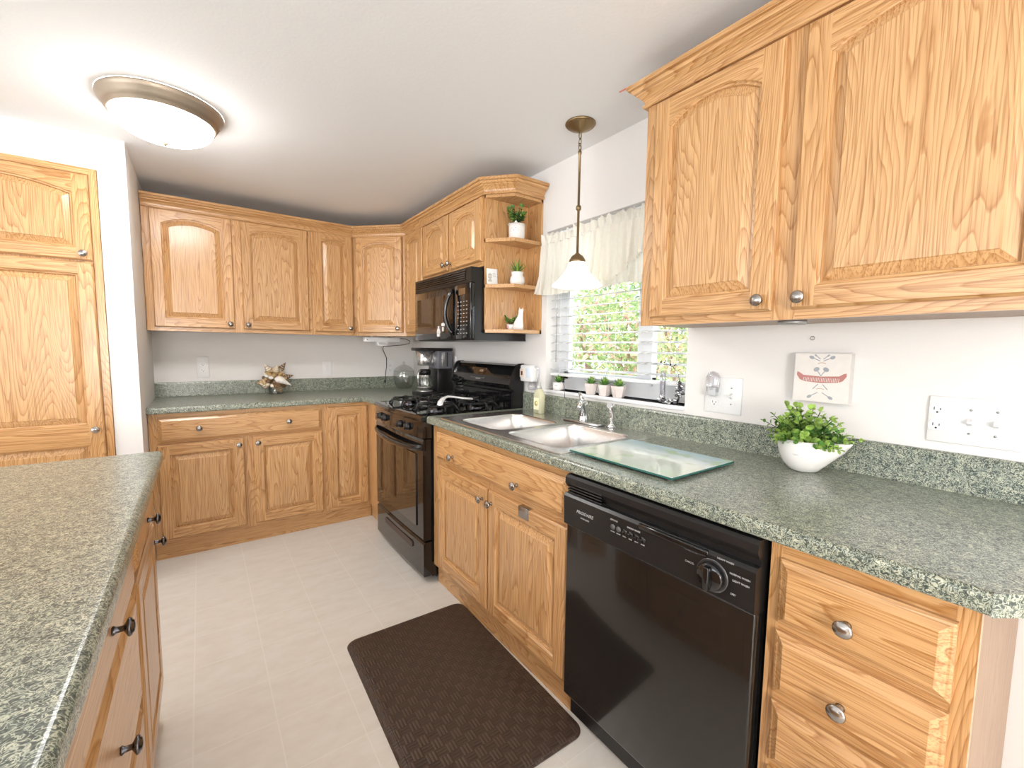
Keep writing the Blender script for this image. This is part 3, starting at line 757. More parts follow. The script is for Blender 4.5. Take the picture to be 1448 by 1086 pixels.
# burners and grates
for gx, gy in ((.19, -.23), (.19, -.50), (W-.19, -.23), (W-.19, -.50)):
    b = MB(); b.lathe([(.055, .0), (.055, .006), (.040, .010), (.036, .020), (.0001, .021)], DARKNI, (gx, gy, .909), 24); bn = b.build('burner', t)
    b = MB(); b.lathe([(.032, .0), (.034, .004), (.030, .008), (.0001, .009)], IRON, (gx, gy, .930), 24); b.build('burner_cap', bn)
for gx, gy in ((.19, -.23), (.19, -.50), (W-.19, -.23), (W-.19, -.50)):
    b = MB(); r = .115; z = .948
    b.tube([(gx+r*.95*math.cos(a*PI/4), gy+r*.95*math.sin(a*PI/4), z-.004) for a in range(9)], .006, IRON, 6)
    for k in range(4):
        a = k*PI/2; c, s2 = math.cos(a), math.sin(a)
        b.tube([(gx+c*.03, gy+s2*.03, z+.002), (gx+c*.08, gy+s2*.08, z+.004), (gx+c*r, gy+s2*r, z-.002), (gx+c*(r+.01), gy+s2*(r+.01), .911)], .0062, IRON, 6)
        a2 = a+PI/4; c, s2 = math.cos(a2), math.sin(a2)
        b.tube([(gx+c*.045, gy+s2*.045, z+.003), (gx+c*.11, gy+s2*.11, z), (gx+c*(r+.03), gy+s2*(r+.03), .911)], .0055, IRON, 6)
    b.build('grate', t)
# white spoon rest / ladle handle lying on the grates
b = MB(); pts = [(-.545, -1.66), (-.525, -1.63), (-.495, -1.60), (-.455, -1.575), (-.41, -1.565), (-.36, -1.575), (-.30, -1.59)]
zs = [.960, .975, .988, .992, .986, .978, .972]; loops = []
for i, ((x, y), z) in enumerate(zip(pts, zs)):
    a = Vector(pts[max(i-1, 0)]); c = Vector(pts[min(i+1, 6)]); d = (c-a).normalized(); nn = Vector((-d.y, d.x)); hw = (.016, .017, .016, .014, .014, .018, .02)[i]
    loops.append([(x+nn.x*hw, y+nn.y*hw, z), (x, y, z+.008), (x-nn.x*hw, y-nn.y*hw, z), (x, y, z-.004)])
b.loft(loops, WHITE)
tag(b.build('spoon'), 'curved white plastic spoon lying on the front range grates', 'spoon')

# ------------------------------------------------------------------ microwave
t = thing('microwave', 'black over-the-range microwave oven under the short cabinet', 'microwave', (-.001, -.957, 1.318), RR)
W = .757; D = .385
MB().box((.002, -.355, 0), (W-.002, -.004, .397), BSATIN).build('body', t)
b = MB(); b.box((0, -.357, -.002), (W, -.003, .006), BSATIN); b.build('base_plate', t)
b = MB(); b.box((0, -D+.004, .315), (W, -.355, .397), BSATIN)
for k in range(5): b.prism([(-D+.004, .328+k*.012), (-D-.003, .331+k*.012), (-D-.003, .336+k*.012), (-D+.004, .336+k*.012)], 0, .02, W-.055, BLACK)
b.build('vent_grille', t)
dp = MB().bbox((.001, -D, .004), (.585, -.355, .313), BLACK, .004); dr = dp.build('door', t)
MB().box((.045, -D-.0015, .045), (.50, -D+.001, .268), BGLASS).build('door_window', dr)
MB().bbox((.587, -D, .004), (W-.001, -.355, .313), BLACK, .004).build('control_panel', t)
b = MB(); pts = []
for i in range(13):
    u = i/12; pts.append((.560+.0*u-.03*math.sin(PI*u), -D-.004-.035*math.sin(PI*u)**.7, .03+.26*u))
b.tube(pts, .011, BLACK, 10); b.build('handle', dr)
b = MB()
for r in range(9):
    for c in range(4):
        if (r, c) in ((1, 3), (3, 0)): continue
        b.box((.610+c*.033, -D-.0006, .035+r*.022), (.624+c*.033, -D+.001, .039+r*.022), GREYT)
b.build('keypad', t)
MB().box((.625, -D-.0012, .252), (.70, -D+.001, .288), M_('brown_display_glass', (.16, .09, .04), .08)).build('display', t)
# magnets on the microwave door
b = MB(); b.prism([(-.016, -.03), (.016, -.03), (.018, .0), (.012, .016), (.005, .02), (.005, .034), (-.005, .034), (-.005, .02), (-.012, .016), (-.018, 0)], 1, -.006, 0, CERAM)
for dz in (-.014, -.004): b.box((-.009, -.0065, dz), (.009, -.006, dz+.004), M_('brown_print', (.3, .2, .12), .6))
tag(b.build('magnet', None, (-.3885, -1.332, 1.371), (0, 0, RR)), 'white bottle-shaped magnet low on the microwave door', 'magnet', 'magnets on the microwave')
b = MB(); b.ell((-.012, -.003, .01), (.008, .004, .01), CERAM); b.ell((.003, -.003, .012), (.006, .004, .012), CERAM); b.ell((.018, -.003, .008), (.005, .004, .01), CERAM); b.prism([(-.008, -.03), (.006, -.03), (.009, -.004), (-.01, -.004)], 1, -.005, 0, CERAM)
tag(b.build('magnet', None, (-.3885, -1.392, 1.402), (0, 0, RR)), 'small white shell-shaped magnet right of the bottle-shaped one', 'magnet', 'magnets on the microwave')

# ------------------------------------------------------------------ sink
def rrect(x0, x1, y0, y1, r, z, n=6):
    P = []
    for cx, cy, a0 in ((x1-r, y1-r, 0), (x0+r, y1-r, PI/2), (x0+r, y0+r, PI), (x1-r, y0+r, 1.5*PI)):
        for i in range(n+1):
            a = a0+PI/2*i/n; P.append((cx+r*math.cos(a), cy+r*math.sin(a), z))
    return P
t = thing('sink', 'double bowl stainless steel sink set in the countertop below the window', 'sink', (0, 0, 0))
bowls = [(-.570, -.195, -2.265, -1.905), (-.570, -.165, -2.672, -2.312)]
b = MB(); bm = b.bm
outer = rrect(-.618, -.045, -2.715, -1.797, .03, ZT+.004)
es = []
def ring(P):
    vs_ = [bm.verts.new(p) for p in P]
    for i in range(len(vs_)): es.append(bm.edges.new((vs_[i], vs_[(i+1) % len(vs_)])))
    return vs_
ring(outer)
for (x0, x1, y0, y1) in bowls: ring(rrect(x0-.006, x1+.006, y0-.006, y1+.006, .066, ZT+.004))
res = bmesh.ops.triangle_fill(bm, edges=es, use_beauty=True)
b.mi(STEEL)
b.loft([outer, rrect(-.623, -.040, -2.720, -1.792, .032, ZT+.0008)], STEEL, False, False)
b.build('rim', t)
for (x0, x1, y0, y1) in bowls:
    b = MB(); L = []
    for o, z, r in ((-.006, .0045, .066), (-.002, .0052, .062), (.002, .002, .06), (.004, -.004, .058), (.012, -.10, .055), (.018, -.155, .05), (.032, -.172, .045), (.06, -.176, .03)):
        L.append(rrect(x0+o, x1-o, y0+o, y1-o, r, ZT+z))
    b.loft(L, STEEL, False, True); bw = b.build('bowl', t)
    b = MB(); b.lathe([(.045, 0), (.045, .002), (.034, .003), (.03, -.0), (.0001, -.0)], CHROME, ((x0+x1)/2, (y0+y1)/2, ZT-.1758), 20); b.build('drain', bw)
# faucet
t = thing('faucet', 'chrome single-lever kitchen faucet at the back of the sink', 'faucet', (-.105, -2.315, ZT+.005))
MB().bbox((-.027, -.12, -.0005), (.027, .12, .009), CHROME, .006).build('deck_plate', t)
MB().lathe([(.026, .008), (.025, .02), (.021, .04), (.020, .075), (.023, .086), (.021, .098), (.012, .106), (.0001, .108)], CHROME, seg=24).build('body', t)
MB().tube([(-.008, -.006, .04), (-.035, -.03, .075), (-.07, -.058, .103), (-.105, -.086, .112), (-.13, -.105, .104), (-.138, -.112, .090)], .012, CHROME, 12, rs=[.015, .014, .013, .012, .012, .013]).build('spout', t)
MB().tube([(0, 0, .100), (-.006, .008, .118), (-.002, .02, .130), (.012, .04, .138)], .008, CHROME, 10, rs=[.014, .011, .007, .009]).build('lever', t)
t = thing('side_sprayer', 'short chrome side sprayer standing on the sink deck right of the faucet', 'sprayer', (-.078, -2.470, ZT+.005))
MB().lathe([(.024, 0), (.024, .006), (.018, .012), (.014, .016)], CHROME, seg=20).build('collar', t)
MB().tube([(0, 0, .012), (0, 0, .05), (-.002, -.001, .078), (-.012, -.004, .098), (-.026, -.007, .103)], .012, CHROME, 14, rs=[.012, .011, .014, .017, .014]).build('spray_head', t)
# dish soap bottle
t = thing('soap_bottle', 'slim clear bottle of pale yellow dish soap in front of the backsplash', 'bottle', (-.088, -1.955, ZT+.0055))
YSOAP = M_('pale_yellow_soap', (.90, .88, .62), .2, trans=.35)
b = MB(); b.loft([rrect(-.02, .02, -.034, .034, .015, 0), rrect(-.02, .02, -.034, .034, .015, .09), rrect(-.02, .02, -.034, .034, .015, .10), rrect(-.014, .014, -.02, .02, .012, .125), rrect(-.011, .011, -.012, .012, .01, .135)], YSOAP); b.build('bottle_body', t)
MB().lathe([(.013, .134), (.013, .146), (.009, .15), (.007, .168), (.0001, .17)], M_('clear_pale_cap', (.85, .88, .85), .2, trans=.5), seg=16).build('cap', t)
b = MB(); b.box((-.0208, -.022, .02), (-.0202, .022, .085), M_('soap_label', (.88, .86, .6), .4)); b.lathe([(.014, -.0214), (.0001, -.0216)], M_('yellow_lemon_print', (.8, .7, .3), .4), (0, 0, .055), 16, 0); b.build('paper_label', t)

# glass cutting board
t = thing('cutting_board', 'glass cutting board with a faded landscape print, right of the sink', 'cutting board', (-.405, -2.922, ZT+.006), 0)
EDGE = M_('green_glass_edge', (.03, .13, .11), .1)
b = MB(); b.box((-.163, -.200, 0), (.163, .205, .005), EDGE); b.build('board', t)
def print_mat():
    m, n, l, bb = nt('faded_landscape_print')
    tc = n.new('ShaderNodeTexCoord'); no = n.new('ShaderNodeTexNoise'); no.inputs['Scale'].default_value = 14; no.inputs['Detail'].default_value = 4
    l.new(tc.outputs['Object'], no.inputs['Vector'])
    sp = n.new('ShaderNodeSeparateXYZ'); l.new(tc.outputs['Object'], sp.inputs[0])
    mr = n.new('ShaderNodeMapRange'); mr.inputs['From Min'].default_value = -.16; mr.inputs['From Max'].default_value = .16; l.new(sp.outputs[0], mr.inputs['Value'])
    r = ramp(n, [(0, (.68, .80, .68)), (.45, (.75, .84, .74)), (.7, (.66, .80, .84)), (1, (.50, .72, .86))]); l.new(mr.outputs[0], r.inputs[0])
    r2 = ramp(n, [(.55, (0, 0, 0)), (.66, (1, 1, 1))]); l.new(no.outputs['Fac'], r2.inputs[0])
    mx = n.new('ShaderNodeMix'); mx.data_type = 'RGBA'; l.new(r.outputs[0], mx.inputs[6]); mx.inputs[7].default_value = (.50, .70, .42, 1)
    m2 = n.new('ShaderNodeMath'); m2.operation = 'MULTIPLY'; m2.inputs[1].default_value = .8; l.new(r2.outputs[0], m2.inputs[0]); l.new(m2.outputs[0], mx.inputs[0])
    l.new(mx.outputs[2], bb.inputs['Base Color']); bb.inputs['Roughness'].default_value = .08; bb.inputs['Coat Weight'].default_value = .5; return m
b = MB(); b.box((-.160, -.197, .0051), (.160, .202, .0056), print_mat()); b.build('printed_scene', t)
for x, y in ((-.14, -.18), (-.14, .18), (.14, -.18), (.14, .18)):
    MB().lathe([(.008, -.0055), (.008, 0)], WHITE, (x, y, 0), 12).build('rubber_foot', t)

# ------------------------------------------------------------------ small plants
def spiky(parent, n, L, W_, mats, z, name='foliage', spread=.9):
    b = MB()
    for i in range(n):
        a = i*2.4+rnd.random()*.4; el = 1.45-spread*(i/n)
        d = Vector((math.cos(a)*math.cos(el), math.sin(a)*math.cos(el), math.sin(el)))
        b.leaf(Vector((0, 0, z))+Vector((d.x, d.y, 0))*.003, d, Vector((0, 0, 1)), L*rnd.uniform(.8, 1.1), W_, mats[i % len(mats)], .2)
    return b.build(name, parent, recalc=False)
def bushy(parent, stems, leaf_l, leaf_w, mats, c, name='foliage', per=9, base=(0, 0, 0)):
    """stems: list of end points (relative), leaves paired along each"""
    b = MB(); b.round = True
    for e in stems:
        e = Vector(e); s0 = Vector(base)+Vector((e.x*.15, e.y*.15, 0)); P = []
        for i in range(per+1):
            u = i/per; P.append(s0.lerp(e, u)+Vector((0, 0, .35*e.length*u*(1-u)*.6)))
        b.tube([P[0], P[per//2], P[-1]], .0012, mats[-1], 5)
        for i in range(2, per+1):
            d = (P[i]-P[i-1]).normalized()
            side = d.cross(Vector((0, 0, 1))); side = side.normalized() if side.length > .1 else Vector((1, 0, 0))
            rot = rnd.random()*PI
            s1 = (Matrix.Rotation(rot+i*1.57, 3, d) @ side)
            for k in (1, -1):
                dd = (s1*k+d*.55).normalized(); sc = .7+.5*math.sin(PI*min(1, i/per+.1)) * rnd.uniform(.7, 1.1)
                b.leaf(P[i], dd, d, leaf_l*sc, leaf_w*sc, mats[rnd.randrange(len(mats)-1)], .12)
        b.leaf(P[-1], (P[-1]-P[-2]), Vector((.3, .3, 1)), leaf_l, leaf_w, mats[0])
    return b.build(name, parent, recalc=False)
# bird planter on the counter
t = thing('bird_planter', 'white ceramic bird-shaped planter with a bushy green plant on the right counter', 'planter', (-.125, -3.272, ZT+.0005))
b = MB(); L = []; L2 = []
prof = [(.028, 0), (.038, .004), (.054, .022), (.065, .046), (.068, .068), (.066, .086), (.064, .096), (.060, .094), (.061, .075), (.055, .04), (.03, .015)]
for r, z in prof:
    lp = []
    for k in range(40):
        a = 2*PI*k/40; x, y = r*math.cos(a), r*math.sin(a)
        c = max(0, -math.sin(a)); bk = max(0, math.sin(a)); up = max(0, (z-.03)/.06)
        y2 = y-(.050*up*c**14 if r > .05 else 0)+(.010*up*bk**10); zz = z+(.0*c)+(.008*bk**8*up)+(.004*c**6*up)
        lp.append((x*.95, y2, zz))
    L.append(lp)
b.loft(L, CERAM); b.build('pot', t)
MB().lathe([(.0001, .074), (.058, .074)], SOIL, seg=24, cap=False).build('soil', t)
b = MB(); b.tube([(-.064+.004*abs(i-4)/4*2, -.022+.0055*i, .066-.010*math.sin(PI*i/8)) for i in range(9)], .0016, M_('pale_grey_glaze_line', (.6, .58, .57), .4), 6); b.build('wing_line', t)
st = []
for i in range(64):
    a = rnd.random()*2*PI; r = math.sqrt(rnd.random()); x = .062*r*math.cos(a); y = .112*r*math.sin(a)
    z = .082+.098*(1-r*r)*rnd.uniform(.7, 1.1)+.02*rnd.random()
    st.append((x-.01, y-.01, z))
st += [(-.02, .045, .192), (-.01, .085, .155), (0, .115, .132), (.0, -.13, .115), (-.02, -.10, .11), (-.06, -.06, .095), (-.07, .0, .10), (-.06, .05, .10), (.01, -.03, .18)]
bushy(t, st, .019, .0175, [LEAF1, LEAF1, LEAF2, LEAF1, LEAF3], None, per=6, base=(0, 0, .075))
# window sill pots
for i, (y, lb, face) in enumerate(((-2.000, 'small white succulent pot at the left end of the window sill', 1), (-2.248, 'small pinkish succulent pot, second from the left on the window sill', 0),
                             (-2.338, 'small pinkish succulent pot, third from the left on the window sill', 0), (-2.428, 'small pinkish succulent pot, rightmost of the four on the window sill', 0))):
    t = thing('succulent_pot', lb, 'succulent', (.012, y, WZ0+.0005), 0, 'succulent pots on the window sill')
    b = MB(); n = 6
    if i == 0: b.lathe([(.026, 0), (.031, .004), (.033, .02), (.031, .044), (.027, .044), (.026, .036)], CERAM, seg=20)
    else: b.lathe([(.024, 0), (.026, .002), (.036, .046), (.036, .055), (.031, .055), (.029, .048)], CERAMP, seg=6, smooth=False)
    p_ = b.build('pot', t); p_.rotation_euler = (0, 0, .3+i*.35)
    MB().lathe([(.0001, .046 if i else .037), (.0275, .046 if i else .037)], SOIL, seg=16, cap=False).build('soil', t)
    if i == 0:
        b = MB(); b.ell((-.030, -.008, .026), (.002, .0025, .0025), BLACK); b.ell((-.027, -.016, .026), (.002, .0025, .0025), BLACK); b.build('face_mark', t)
    spiky(t, 20, .046, .017, [LEAF2, LEAF1, LEAF2], .042 if i == 0 else .05, spread=1.1)
# ornament at the right of the sill: glass tube on a silver branch base
t = thing('sill_ornament', 'clear glass tube vase on a silver branch base at the right end of the sill', 'vase', (.012, -2.690, WZ0+.0005))
MB().lathe([(.0115, .03), (.012, .034), (.012, .135), (.0135, .14), (.0115, .139), (.0105, .135), (.0105, .036)], PLUGG, seg=16, c=(0, .02, 0)).build('tube', t)
b = MB()
for i in range(22):
    a = i*2.4; r = .012+.028*((i*37 % 10)/10)
    b.ell((r*math.cos(a)*.8, r*math.sin(a)*1.2-.012, .006+.006*(i % 3)), (.012, .008, .006), DARKNI if i % 2 else CHROME, 8, 6, Matrix.Rotation(a, 4, 'Z'))
for i in range(14): b.ell((.006*math.cos(i*2.1), -.062+.012*math.sin(i*1.7), .035+i*.0045), (.008, .008, .006), DARKNI if i % 2 else CHROME, 8, 6)
b.tube([(0, -.05, .0), (0, -.062, .04), (0, -.058, .10)], .004, DARKNI, 6)
b.tube([(0, .02, .02), (0, .02, .034)], .013, CHROME, 12)
b.build('silver_base', t)
b = MB(); b.tube([(0, -.060, .095), (-.004, -.055, .13), (-.006, -.03, .158), (-.004, .0, .168), (0, .02, .165)], .0014, DARKNI, 5)
for i in range(7): b.leaf(Vector((0, .05-.016*i, .165+.006*math.sin(i))), Vector((-.4, math.cos(i*2), .7)), Vector((0, 0, 1)), .018, .008, (DARKNI, LEAF3)[i % 2])
b.build('wire_spray', t)
b = MB(); b.tube([(-.008, -2.035, WZ0+.046), (-.03, -2.07, WZ0+.055), (-.05, -2.11, WZ0+.045), (-.066, -2.135, WZ0+.015), (-.07, -2.142, ZT+.105)], .0016, DARKNI, 6)
tag(b.build('wire'), 'thin curved dark wire arching from the sill over the backsplash by the faucet', 'wire')

# ------------------------------------------------------------------ shelf decorations
SZ = {0: UZ0+.0195, 1: 1.6245, 2: 1.8705}
t = thing('cat_planter', 'white cat-face planter with a leafy succulent on the top shelf', 'planter', (-.140, -1.798, SZ[2]))
b = MB(); b.lathe([(.040, 0), (.044, .003), (.046, .06), (.047, .085), (.043, .085), (.042, .07)], CERAM, seg=28); b.build('pot', t)
for s in (-1, 1):
    b = MB(); b.lathe([(.012, 0), (.006, .010), (.0005, .018)], CERAM, (-.028, s*.030, .083), 10); b.build('ear', t)
MB().lathe([(.0001, .075), (.043, .075)], SOIL, seg=20, cap=False).build('soil', t)
b = MB(); GL = M_('grey_painted_line', (.3, .3, .3), .6)
cfx = lambda a, r=.0475: (r*math.cos(a), r*math.sin(a))
for a0 in (3.35, 3.85):
    b.tube([(*cfx(a0+k*.04), .055+.004*math.sin(PI*k/5)) for k in range(6)], .0009, GL, 5)
b.ell((*cfx(3.70), .046), (.002, .003, .002), GL)
for a0, dz in ((3.2, .01), (3.22, .0), (4.15, .01), (4.13, 0)): b.tube([(*cfx(a0), .042+dz), (*cfx(a0+.16), .040+dz*.7)], .0007, GL, 5)
b.build('painted_face', t)
st = [(.05*math.cos(i*2.4)*(.3+.7*(i % 5)/4), .055*math.sin(i*2.4)*(.3+.7*(i % 4)/3), .13+.045*((i*7) % 5)/5-.0*i) for i in range(22)]
bushy(t, st, .022, .013, [LEAF2, LEAF3, LEAF1, LEAF3], None, per=6, base=(0, 0, .075))
t = thing('white_vase', 'white bulbous vase with a spiky green plant on the middle shelf', 'vase', (-.140, -1.808, SZ[1]))
MB().lathe([(.030, 0), (.038, .004), (.043, .022), (.040, .040), (.033, .052), (.034, .066), (.037, .071), (.033, .070), (.030, .055)], CERAM, seg=28).build('pot', t)
spiky(t, 24, .082, .012, [LEAF1, LEAF2], .062, spread=.85)
t = thing('picture_tile', 'small white square tile with a floral print leaning on the middle shelf', 'tile', (-.266, -1.745, SZ[1]), 0)
b = MB(); b.bbox((-.0315, -.004, 0), (.0315, .004, .085), WHITE, .001); b.build('tile', t, (0, 0, .001), (-.08, 0, -.15))
b = MB()
for i in range(9):
    b.ell((-.020+.006*(i % 3), -.0045, .018+.016*(i//3)+.003*(i % 2)), (.006, .0006, .007), [M_('tan_print', (.62, .48, .36), .6), M_('grey_print', (.5, .5, .52), .6), M_('sage_print', (.55, .58, .5), .6)][i % 3], 8, 6)
for k in range(3): b.box((.003, -.0046, .040+k*.009), (.025-.004*k, -.004, .0435+k*.009), M_('soft_grey_letters', (.55, .55, .57), .6))
b.build('print', t, (0, 0, .001), (-.08, 0, -.15))
# llama figurine with little pot
t = thing('animal_figurine', 'white animal figurine beside a small heart pot of succulents on the bottom shelf', 'figurine', (-.140, -1.790, SZ[0]))
b = MB()
L = []
for (cx, cy, z, rx, ry) in ((0, -.03, .0, .024, .034), (0, -.03, .02, .026, .038), (0, -.036, .045, .022, .030), (0, -.048, .07, .015, .019), (0, -.055, .09, .012, .015), (0, -.056, .104, .013, .017), (0, -.058, .112, .008, .010)):
    L.append([(cx+rx*math.cos(2*PI*k/20), cy+ry*math.sin(2*PI*k/20), z) for k in range(20)])
b.loft(L, CERAM)
b.lathe([(.006, .106), (.0005, .124)], CERAM, (-.004, -.050, 0), 8); b.lathe([(.006, .106), (.0005, .122)], CERAM, (.004, -.066, 0), 8)
b.build('body', t)
b = MB(); b.lathe([(.018, 0), (.024, .012), (.026, .03), (.022, .03), (.02, .02)], CERAM, (-.012, .022, 0), 18); b.build('small_pot', t)
b = MB(); b.tube([(-.038, .022+.010*math.sin(a)**3*1.2, .016+.009*(math.cos(a)-.4*math.cos(2*a))) for a in [2*PI*k/16 for k in range(17)]], .0015, M_('red_heart_outline', (.6, .1, .1), .5), 5); b.build('heart_outline', t)
st = [(-.012+.028*math.cos(i*2.4), .022+.035*math.sin(i*2.4), .05+.022*((i*3) % 4)/3) for i in range(12)]
bushy(t, st, .015, .010, [LEAF2, LEAF1, LEAF3, LEAF3], None, per=5, base=(-.012, .022, .03))
b = MB(); b.tube([(0, .055, .002), (0, .068, .012), (.0, .066, .03), (0, .072, .042)], .0035, M_('brown_clay', (.35, .15, .07), .5), 8); b.build('tail', t)

# ------------------------------------------------------------------ back counter objects
t = thing('shell_ornament', 'cluster of gold, cream and brown seashells on the back counter', 'ornament', (-1.148, -.115, ZT+.0005))
TAN = M_('tan_shell', (.50, .33, .15), .3, coat=.5); CRM = M_('cream_shell', (.80, .70, .55), .28, coat=.5); BRN = M_('brown_shell', (.16, .085, .04), .3, coat=.5); WSH = M_('white_shell', (.85, .82, .78), .25, coat=.4)
MB().lathe([(.052, 0), (.050, .004), (.046, .05), (.05, .06), (.044, .06), (.040, .01)], JARG, seg=20).build('glass_base', t)
def cone_shell(b, c, d, L, r, m, m2):
    d = Vector(d).normalized(); pts = [Vector(c)+d*L*u for u in (0, .12, .3, .5, .7, .88, 1)]
    b.tube(pts, r, m, 12, rs=[r*.25, r*.85, r, r*.74, r*.46, r*.22, r*.04])
    for u, k in ((.3, 1.04), (.5, .78), (.7, .5)): b.tube([Vector(c)+d*L*(u-.01), Vector(c)+d*L*(u+.015)], r, m2, 12, rs=[r*k, r*k])
specs = [((-.04, -.02, .095), (-.9, -.2, -.15), .085, .034, TAN, CRM), ((.0, -.05, .125), (.9, -.3, -.55), .12, .028, WSH, CRM), ((.03, -.02, .17), (.5, -.3, .8), .08, .024, BRN, CRM),
         ((-.03, -.02, .165), (-.5, -.3, .75), .075, .024, CRM, BRN), ((.0, -.045, .17), (.1, -.6, .5), .07, .026, CRM, TAN), ((.05, -.03, .12), (.9, -.1, .2), .075, .022, BRN, WSH),
         ((-.05, -.01, .06), (-.7, -.5, .3), .07, .028, CRM, BRN), ((0, -.04, .075), (.1, -.8, -.3), .06, .028, BRN, TAN), ((.02, 0, .05), (.2, -.5, -.5), .055, .026, TAN, WSH), ((-.02, .02, .13), (0, .6, .5), .07, .03, TAN, BRN)]
for s_ in specs:
    b = MB(); cone_shell(b, *s_); b.build('shell', t)
b = MB()
for i in range(60):
    a = i*2.4; zz = .055+.135*((i*13) % 60)/60; r = .078*(1-abs(zz-.10)/.17)
    b.ell((r*math.cos(a), r*math.sin(a)*.8-.01, zz), (.019, .016, .013), (BRN, TAN, WSH, CRM, TAN)[i % 5], 8, 6, Matrix.Rotation(a, 4, 'X'))
b.build('pebble_shells', t)
t = thing('glass_jar', 'clear cut-glass cookie jar with lid in the back corner', 'jar', (-.150, -.150, ZT+.0005))
b = MB(); prof = [(.055, 0), (.060, .004), (.080, .04), (.092, .085), (.093, .12), (.088, .145), (.084, .15), (.082, .146), (.087, .12), (.086, .085), (.074, .04), (.05, .008), (.0001, .006)]
b.lathe(prof, JARG, seg=32)
for k in range(16):
    a = 2*PI*k/16; b.tube([(r*math.cos(a+z*3), r*math.sin(a+z*3), z) for r, z in ((.062, .012), (.083, .045), (.0935, .085))], .0018, JARG, 5)
b.build('jar_body', t)
MB().lathe([(.090, .152), (.090, .158), (.084, .160), (.060, .185), (.025, .205), (.010, .208), (.008, .214), (.014, .222), (.010, .232), (.0001, .235)], JARG, seg=32).build('jar_lid', t)

# coffee maker, facing the camera side of the room (world -X)
t = thing('coffee_maker', 'black and steel drip coffee maker with glass carafe beside the range', 'coffee maker', (-.155, -.745, ZT+.0005), RR)
SILV = M_('silver_plastic', (.55, .54, .53), .25, .8)
MB().bbox((-.085, -.135, 0), (.085, .125, .028), BSATIN, .006).build('base', t)
MB().lathe([(.062, .028), (.062, .036), (.056, .038), (.0001, .038)], SILV, (0, -.065, 0), 28).build('warming_plate', t)
MB().bbox((-.085, .0, .026), (.085, .125, .20), BSATIN, .006).build('lower_column', t)
b = MB(); b.bbox((-.083, .0, .20), (.083, .123, .335), M_('smoky_tank', (.16, .16, .18), .12), .006); b.bbox((.0832, .035, .215), (.0855, .06, .325), SILV, .001); b.bbox((.0832, .075, .215), (.0855, .085, .325), BSATIN, .001); b.build('water_tank', t)
b = MB(); b.lathe([(.052, .225), (.058, .235), (.070, .335), (.0001, .335)], SILV, (0, -.065, 0), 28); b.bbox((-.05, -.06, .228), (.05, .01, .333), SILV, .01); b.build('brew_basket', t)
MB().bbox((-.088, -.140, .333), (.088, .128, .356), BSATIN, .008).build('lid', t)
ca = MB().lathe([(.05, .040), (.057, .046), (.060, .085), (.053, .13), (.043, .155), (.041, .165), (.038, .16), (.050, .13), (.056, .085), (.05, .05)], JARG, (0, -.065, 0), 28).build('carafe', t)
MB().lathe([(.0445, .152), (.0445, .185), (.036, .195), (.0001, .197)], BSATIN, (0, -.065, 0), 24).build('carafe_lid', ca)
b = MB(); b.tube([(.03, -.105, .185), (.052, -.135, .182), (.060, -.146, .16), (.058, -.143, .10), (.046, -.125, .075)], .009, SILV, 8); b.build('carafe_handle', ca)
MB().lathe([(.0612, .055), (.0612, .064)], SILV, (0, -.065, 0), 28).build('carafe_band', ca)

# under cabinet fixture and its cord
t = thing('under_cabinet_fixture', 'white plastic fixture mounted under the diagonal corner cabinet', 'fixture', (-.395, -.300, UZ0+.004))
b = MB(); b.bbox((-.145, -.03, -.050), (.145, .03, -.012), WHITE, .006)
b.bbox((-.09, -.012, -.014), (-.07, .012, -.0), WHITE, .002); b.bbox((.07, -.012, -.014), (.09, .012, 0), WHITE, .002); b.build('housing', t)
b = MB(); b.prism([(-.055, -.048), (.045, -.048), (.030, -.080), (-.040, -.080)], 1, -.034, .02, WHITE); b.bbox((-.032, -.0365, -.070), (.026, -.033, -.052), M_('light_grey_plastic', (.62, .62, .62), .4), .001); b.build('tray', t)
t2 = MB().lathe([(.004, -.002), (.004, 0)], SATIN, (-.126, -.030, -.032), 10, 1); t2.build('screw', t)
b = MB(); CORD = M_('black_cord', (.015, .015, .015), .5)
b.tube([(-.37, -.27, 1.279), (-.345, -.18, 1.262), (-.30, -.06, 1.24), (-.262, -.03, 1.18), (-.262, -.026, 1.10), (-.272, -.026, 1.03), (-.276, -.027, .985)], .0032, CORD, 6)
b.tube([(-.25, -.29, 1.345), (-.19, -.29, 1.343), (-.155, -.30, 1.325), (-.165, -.31, 1.305), (-.22, -.31, 1.292), (-.33, -.29, 1.281), (-.37, -.27, 1.279)], .0028, CORD, 6)
b.ell((-.276, -.028, .972), (.009, .006, .016), CORD)
tag(b.build('power_cord'), 'thin black cord hanging from the white fixture down to the back counter', 'cord')

